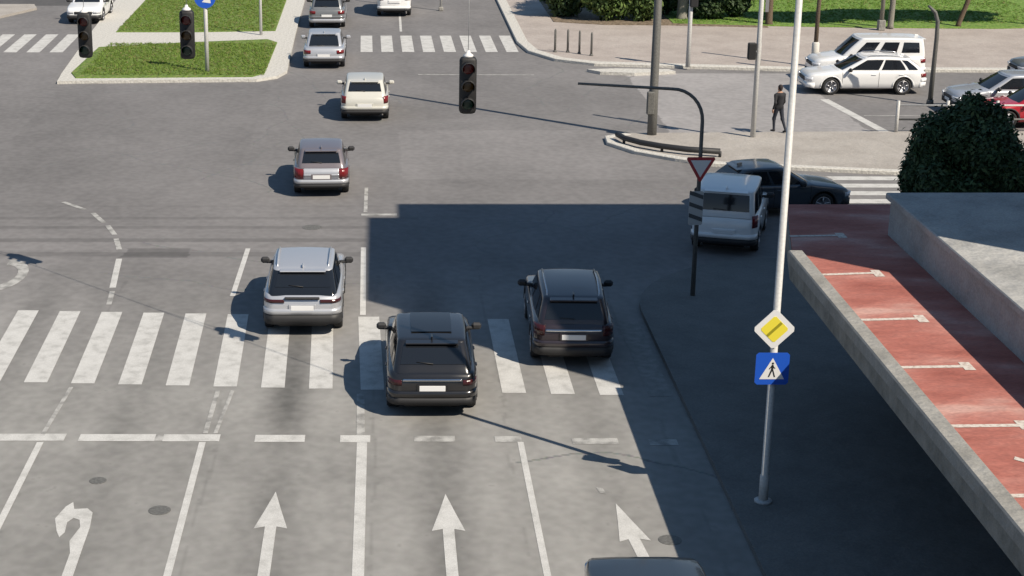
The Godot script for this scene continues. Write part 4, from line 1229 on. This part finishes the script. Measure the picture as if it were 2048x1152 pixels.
# ------------------------------------------------------------------ the person
# field of tapered capsules meshed as surface nets
func nets(st: SurfaceTool, bones: Array, cell: float, k: float, colour: Callable):
	var lo := Vector3(1e9, 1e9, 1e9); var hi := -lo
	for b in bones:
		for e in [0, 1]:
			var r: float = maxf(b[2], b[3]) + cell * 3
			lo = lo.min(b[e] - Vector3.ONE * r); hi = hi.max(b[e] + Vector3.ONE * r)
	var n := Vector3i(((hi - lo) / cell).ceil()) + Vector3i.ONE
	var f := PackedFloat32Array()
	f.resize(n.x * n.y * n.z)
	f.fill(1.0)
	for b in bones:
		var a: Vector3 = b[0]; var ab: Vector3 = b[1] - a
		var l2 := maxf(ab.length_squared(), 1e-9)
		var r := maxf(b[2], b[3]) + cell * 2.5 + k
		var i0 := Vector3i((a.min(b[1]) - Vector3.ONE * r - lo) / cell).max(Vector3i.ZERO)
		var i1 := Vector3i((a.max(b[1]) + Vector3.ONE * r - lo) / cell).min(n - Vector3i.ONE)
		for z in range(i0.z, i1.z + 1):
			for y in range(i0.y, i1.y + 1):
				for x in range(i0.x, i1.x + 1):
					var p := lo + Vector3(x, y, z) * cell
					var t := clampf((p - a).dot(ab) / l2, 0, 1)
					var d := p.distance_to(a + ab * t) - lerpf(b[2], b[3], t)
					var q := (z * n.y + y) * n.x + x
					var o := f[q]
					var h := maxf(k - absf(o - d), 0.0) / k
					f[q] = minf(o, d) - h * h * k * .25
	var vi := {}
	var vs := PackedVector3Array()
	var sx := 1; var sy := n.x; var sz := n.x * n.y
	var corner := [0, sx, sy, sx + sy, sz, sz + sx, sz + sy, sz + sx + sy]
	for z in n.z - 1:
		for y in n.y - 1:
			for x in n.x - 1:
				var q := (z * n.y + y) * n.x + x
				var m := 0
				for c in 8:
					if f[q + corner[c]] < 0: m += 1
				if m == 0 or m == 8: continue
				var s := Vector3.ZERO; var cnt := 0
				for c in 8:
					for ax in [1, 2, 4]:
						if c & ax: continue
						var va := f[q + corner[c]]; var vb := f[q + corner[c | ax]]
						if (va < 0) != (vb < 0):
							var t := va / (va - vb)
							var pa := Vector3(c & 1, (c >> 1) & 1, (c >> 2) & 1)
							var pb := Vector3((c | ax) & 1, ((c | ax) >> 1) & 1, ((c | ax) >> 2) & 1)
							s += pa.lerp(pb, t); cnt += 1
				vi[q] = vs.size()
				vs.append(lo + (Vector3(x, y, z) + s / cnt) * cell)
	for q in vi:
		for e in [[sx, sy, sz], [sy, sz, sx], [sz, sx, sy]]:
			var a := f[q]; var b := f[q + e[0]]
			if (a < 0) == (b < 0): continue
			var w := [q, q - e[1], q - e[1] - e[2], q - e[2]]
			if not (vi.has(w[1]) and vi.has(w[2]) and vi.has(w[3])): continue
			var o := [0, 1, 2, 0, 2, 3] if a > 0 else [0, 2, 1, 0, 3, 2]
			for i in o:
				var p: Vector3 = vs[vi[w[i]]]
				st.set_color(colour.call(p))
				st.add_vertex(p)

func build_person():
	var t := thing("person", "person in dark clothes walking past the tall white post", "person", P(14.0, 59.2, .11), deg_to_rad(25))
	t.scale = Vector3.ONE * .95
	var st := begin()
	var coat := Color(.018, .018, .022); var legs := Color(.018, .022, .034); var skin := Color(.38, .22, .15); var shoe := Color(.03, .028, .028)
	# walking away: forward is -z
	var body := [
		[Vector3(0, .98, 0), Vector3(0, 1.16, 0), .155, .14], [Vector3(0, 1.16, 0), Vector3(0, 1.36, .01), .15, .165], [Vector3(-.12, 1.40, 0), Vector3(.12, 1.40, 0), .085, .085], [Vector3(0, 1.42, 0), Vector3(0, 1.54, -.01), .065, .055],
		[Vector3(-.09, .93, 0), Vector3(-.12, .50, -.10), .095, .062], [Vector3(-.12, .50, -.10), Vector3(-.13, .10, -.06), .062, .042], [Vector3(-.13, .06, -.04), Vector3(-.14, .035, -.21), .042, .032],
		[Vector3(.09, .93, 0), Vector3(.11, .50, .10), .095, .062], [Vector3(.11, .50, .10), Vector3(.13, .11, .30), .060, .042], [Vector3(.13, .07, .32), Vector3(.14, .035, .16), .042, .032],
		[Vector3(-.20, 1.40, 0), Vector3(-.25, 1.12, .09), .06, .046], [Vector3(-.25, 1.12, .09), Vector3(-.25, .89, -.02), .046, .033],
		[Vector3(.20, 1.40, 0), Vector3(.25, 1.12, -.04), .06, .046], [Vector3(.25, 1.12, -.04), Vector3(.25, .90, -.16), .046, .033]]
	nets(st, body, .018, .05, func(p: Vector3):
		if p.y < .09: return shoe
		if p.y < .90 and absf(p.x) < .21: return legs
		if p.y > 1.49: return skin
		return coat)
	# head
	var head := [[Vector3(0, 1.60, -.03), Vector3(0, 1.68, -.005), .070, .088], [Vector3(0, 1.555, -.065), Vector3(0, 1.60, -.06), .030, .04], [Vector3(0, 1.625, -.105), Vector3(0, 1.600, -.118), .010, .014], [Vector3(-.082, 1.64, .0), Vector3(-.086, 1.61, 0), .016, .012], [Vector3(.082, 1.64, .0), Vector3(.086, 1.61, 0), .016, .012], [Vector3(0, 1.50, 0), Vector3(0, 1.58, -.01), .055, .052]]
	nets(st, head, .009, .02, func(p: Vector3):
		if p.z < -.085 and absf(absf(p.x) - .032) < .012 and absf(p.y - 1.635) < .007: return Color(.03, .02, .02)
		if p.z < -.085 and absf(p.x) < .025 and absf(p.y - 1.568) < .006: return Color(.25, .09, .08)
		return skin)
	# hands with separate, slightly curled fingers
	for h in [[Vector3(-.25, .875, -.025), -1.0], [Vector3(.25, .885, -.165), 1.0]]:
		var o: Vector3 = h[0]; var sg: float = h[1]
		var hand := [[o, o + Vector3(0, -.075, -.012), .024, .034]]
		for k in 4:
			var r := o + Vector3(sg * .004, -.085, -.042 + k * .021)
			var ln: float = [.062, .074, .070, .054][k]
			var kn := r + Vector3(-sg * .006, -ln * .5, 0)
			hand.append([r + Vector3(0, .03, 0), kn, .0095, .009])
			hand.append([kn, kn + Vector3(-sg * .018, -ln * .45, 0), .009, .0075])
		var th := o + Vector3(0, -.035, -.035)
		hand.append([th, th + Vector3(-sg * .01, -.035, -.022), .012, .010])
		hand.append([th + Vector3(-sg * .01, -.035, -.022), th + Vector3(-sg * .016, -.065, -.022), .010, .008])
		nets(st, hand, .006, .006, func(_p): return skin)
	var m := StandardMaterial3D.new()
	m.vertex_color_use_as_albedo = true
	m.roughness = .8
	obj("body", st, m, t)
	var hs := begin()
	nets(hs, [[Vector3(0, 1.66, .012), Vector3(0, 1.70, .008), .085, .088], [Vector3(0, 1.60, .045), Vector3(0, 1.66, .03), .05, .07]], .010, .02, func(_p): return Color(.02, .015, .012))
	obj("hair", hs, m, t)

# ------------------------------------------------------------------ scene
func _ready():
	rng.seed = 1
	var cam := Camera3D.new()
	cam.name = "camera"
	add_child(cam)
	cam.position = Vector3(0, 12.7, 0)
	cam.rotation.x = -deg_to_rad(17.254)
	cam.projection = Camera3D.PROJECTION_FRUSTUM
	cam.near = 0.1
	cam.far = 2000.0
	cam.size = 0.1 * 1152.0 / 3400.0
	cam.frustum_offset = Vector2(0.1 * 259.0 / 3400.0, 0)
	cam.current = true
	var sky_m := ProceduralSkyMaterial.new()
	sky_m.sky_top_color = lin(.066, .122, .215)
	sky_m.sky_horizon_color = lin(.22, .28, .34)
	sky_m.sky_curve = 0.15
	sky_m.ground_bottom_color = lin(.10, .10, .10)
	sky_m.ground_horizon_color = lin(.20, .24, .28)
	var sky := Sky.new()
	sky.sky_material = sky_m
	var env := Environment.new()
	env.background_mode = Environment.BG_SKY
	env.sky = sky
	env.tonemap_mode = Environment.TONE_MAPPER_LINEAR
	env.tonemap_exposure = 1.6
	env.sdfgi_enabled = true
	env.ssao_enabled = true
	env.ssil_enabled = true
	var we := WorldEnvironment.new()
	we.name = "world_environment"
	we.environment = env
	add_child(we)
	var sun := DirectionalLight3D.new()
	sun.name = "sun"
	sun.light_energy = 1.25
	sun.light_color = Color(1.0, .955, .885)
	sun.light_angular_distance = 0.35
	sun.shadow_enabled = true
	add_child(sun)
	sun.look_at_from_position(Vector3(0, 30, 0), Vector3(0, 30, 0) + Vector3(-SUN_LAT, -1, -SUN_FWD))
	make_materials()
	build_setting()
	build_grass()
	build_deck()
	build_cars()
	build_furniture()
	build_plants()
	build_person()
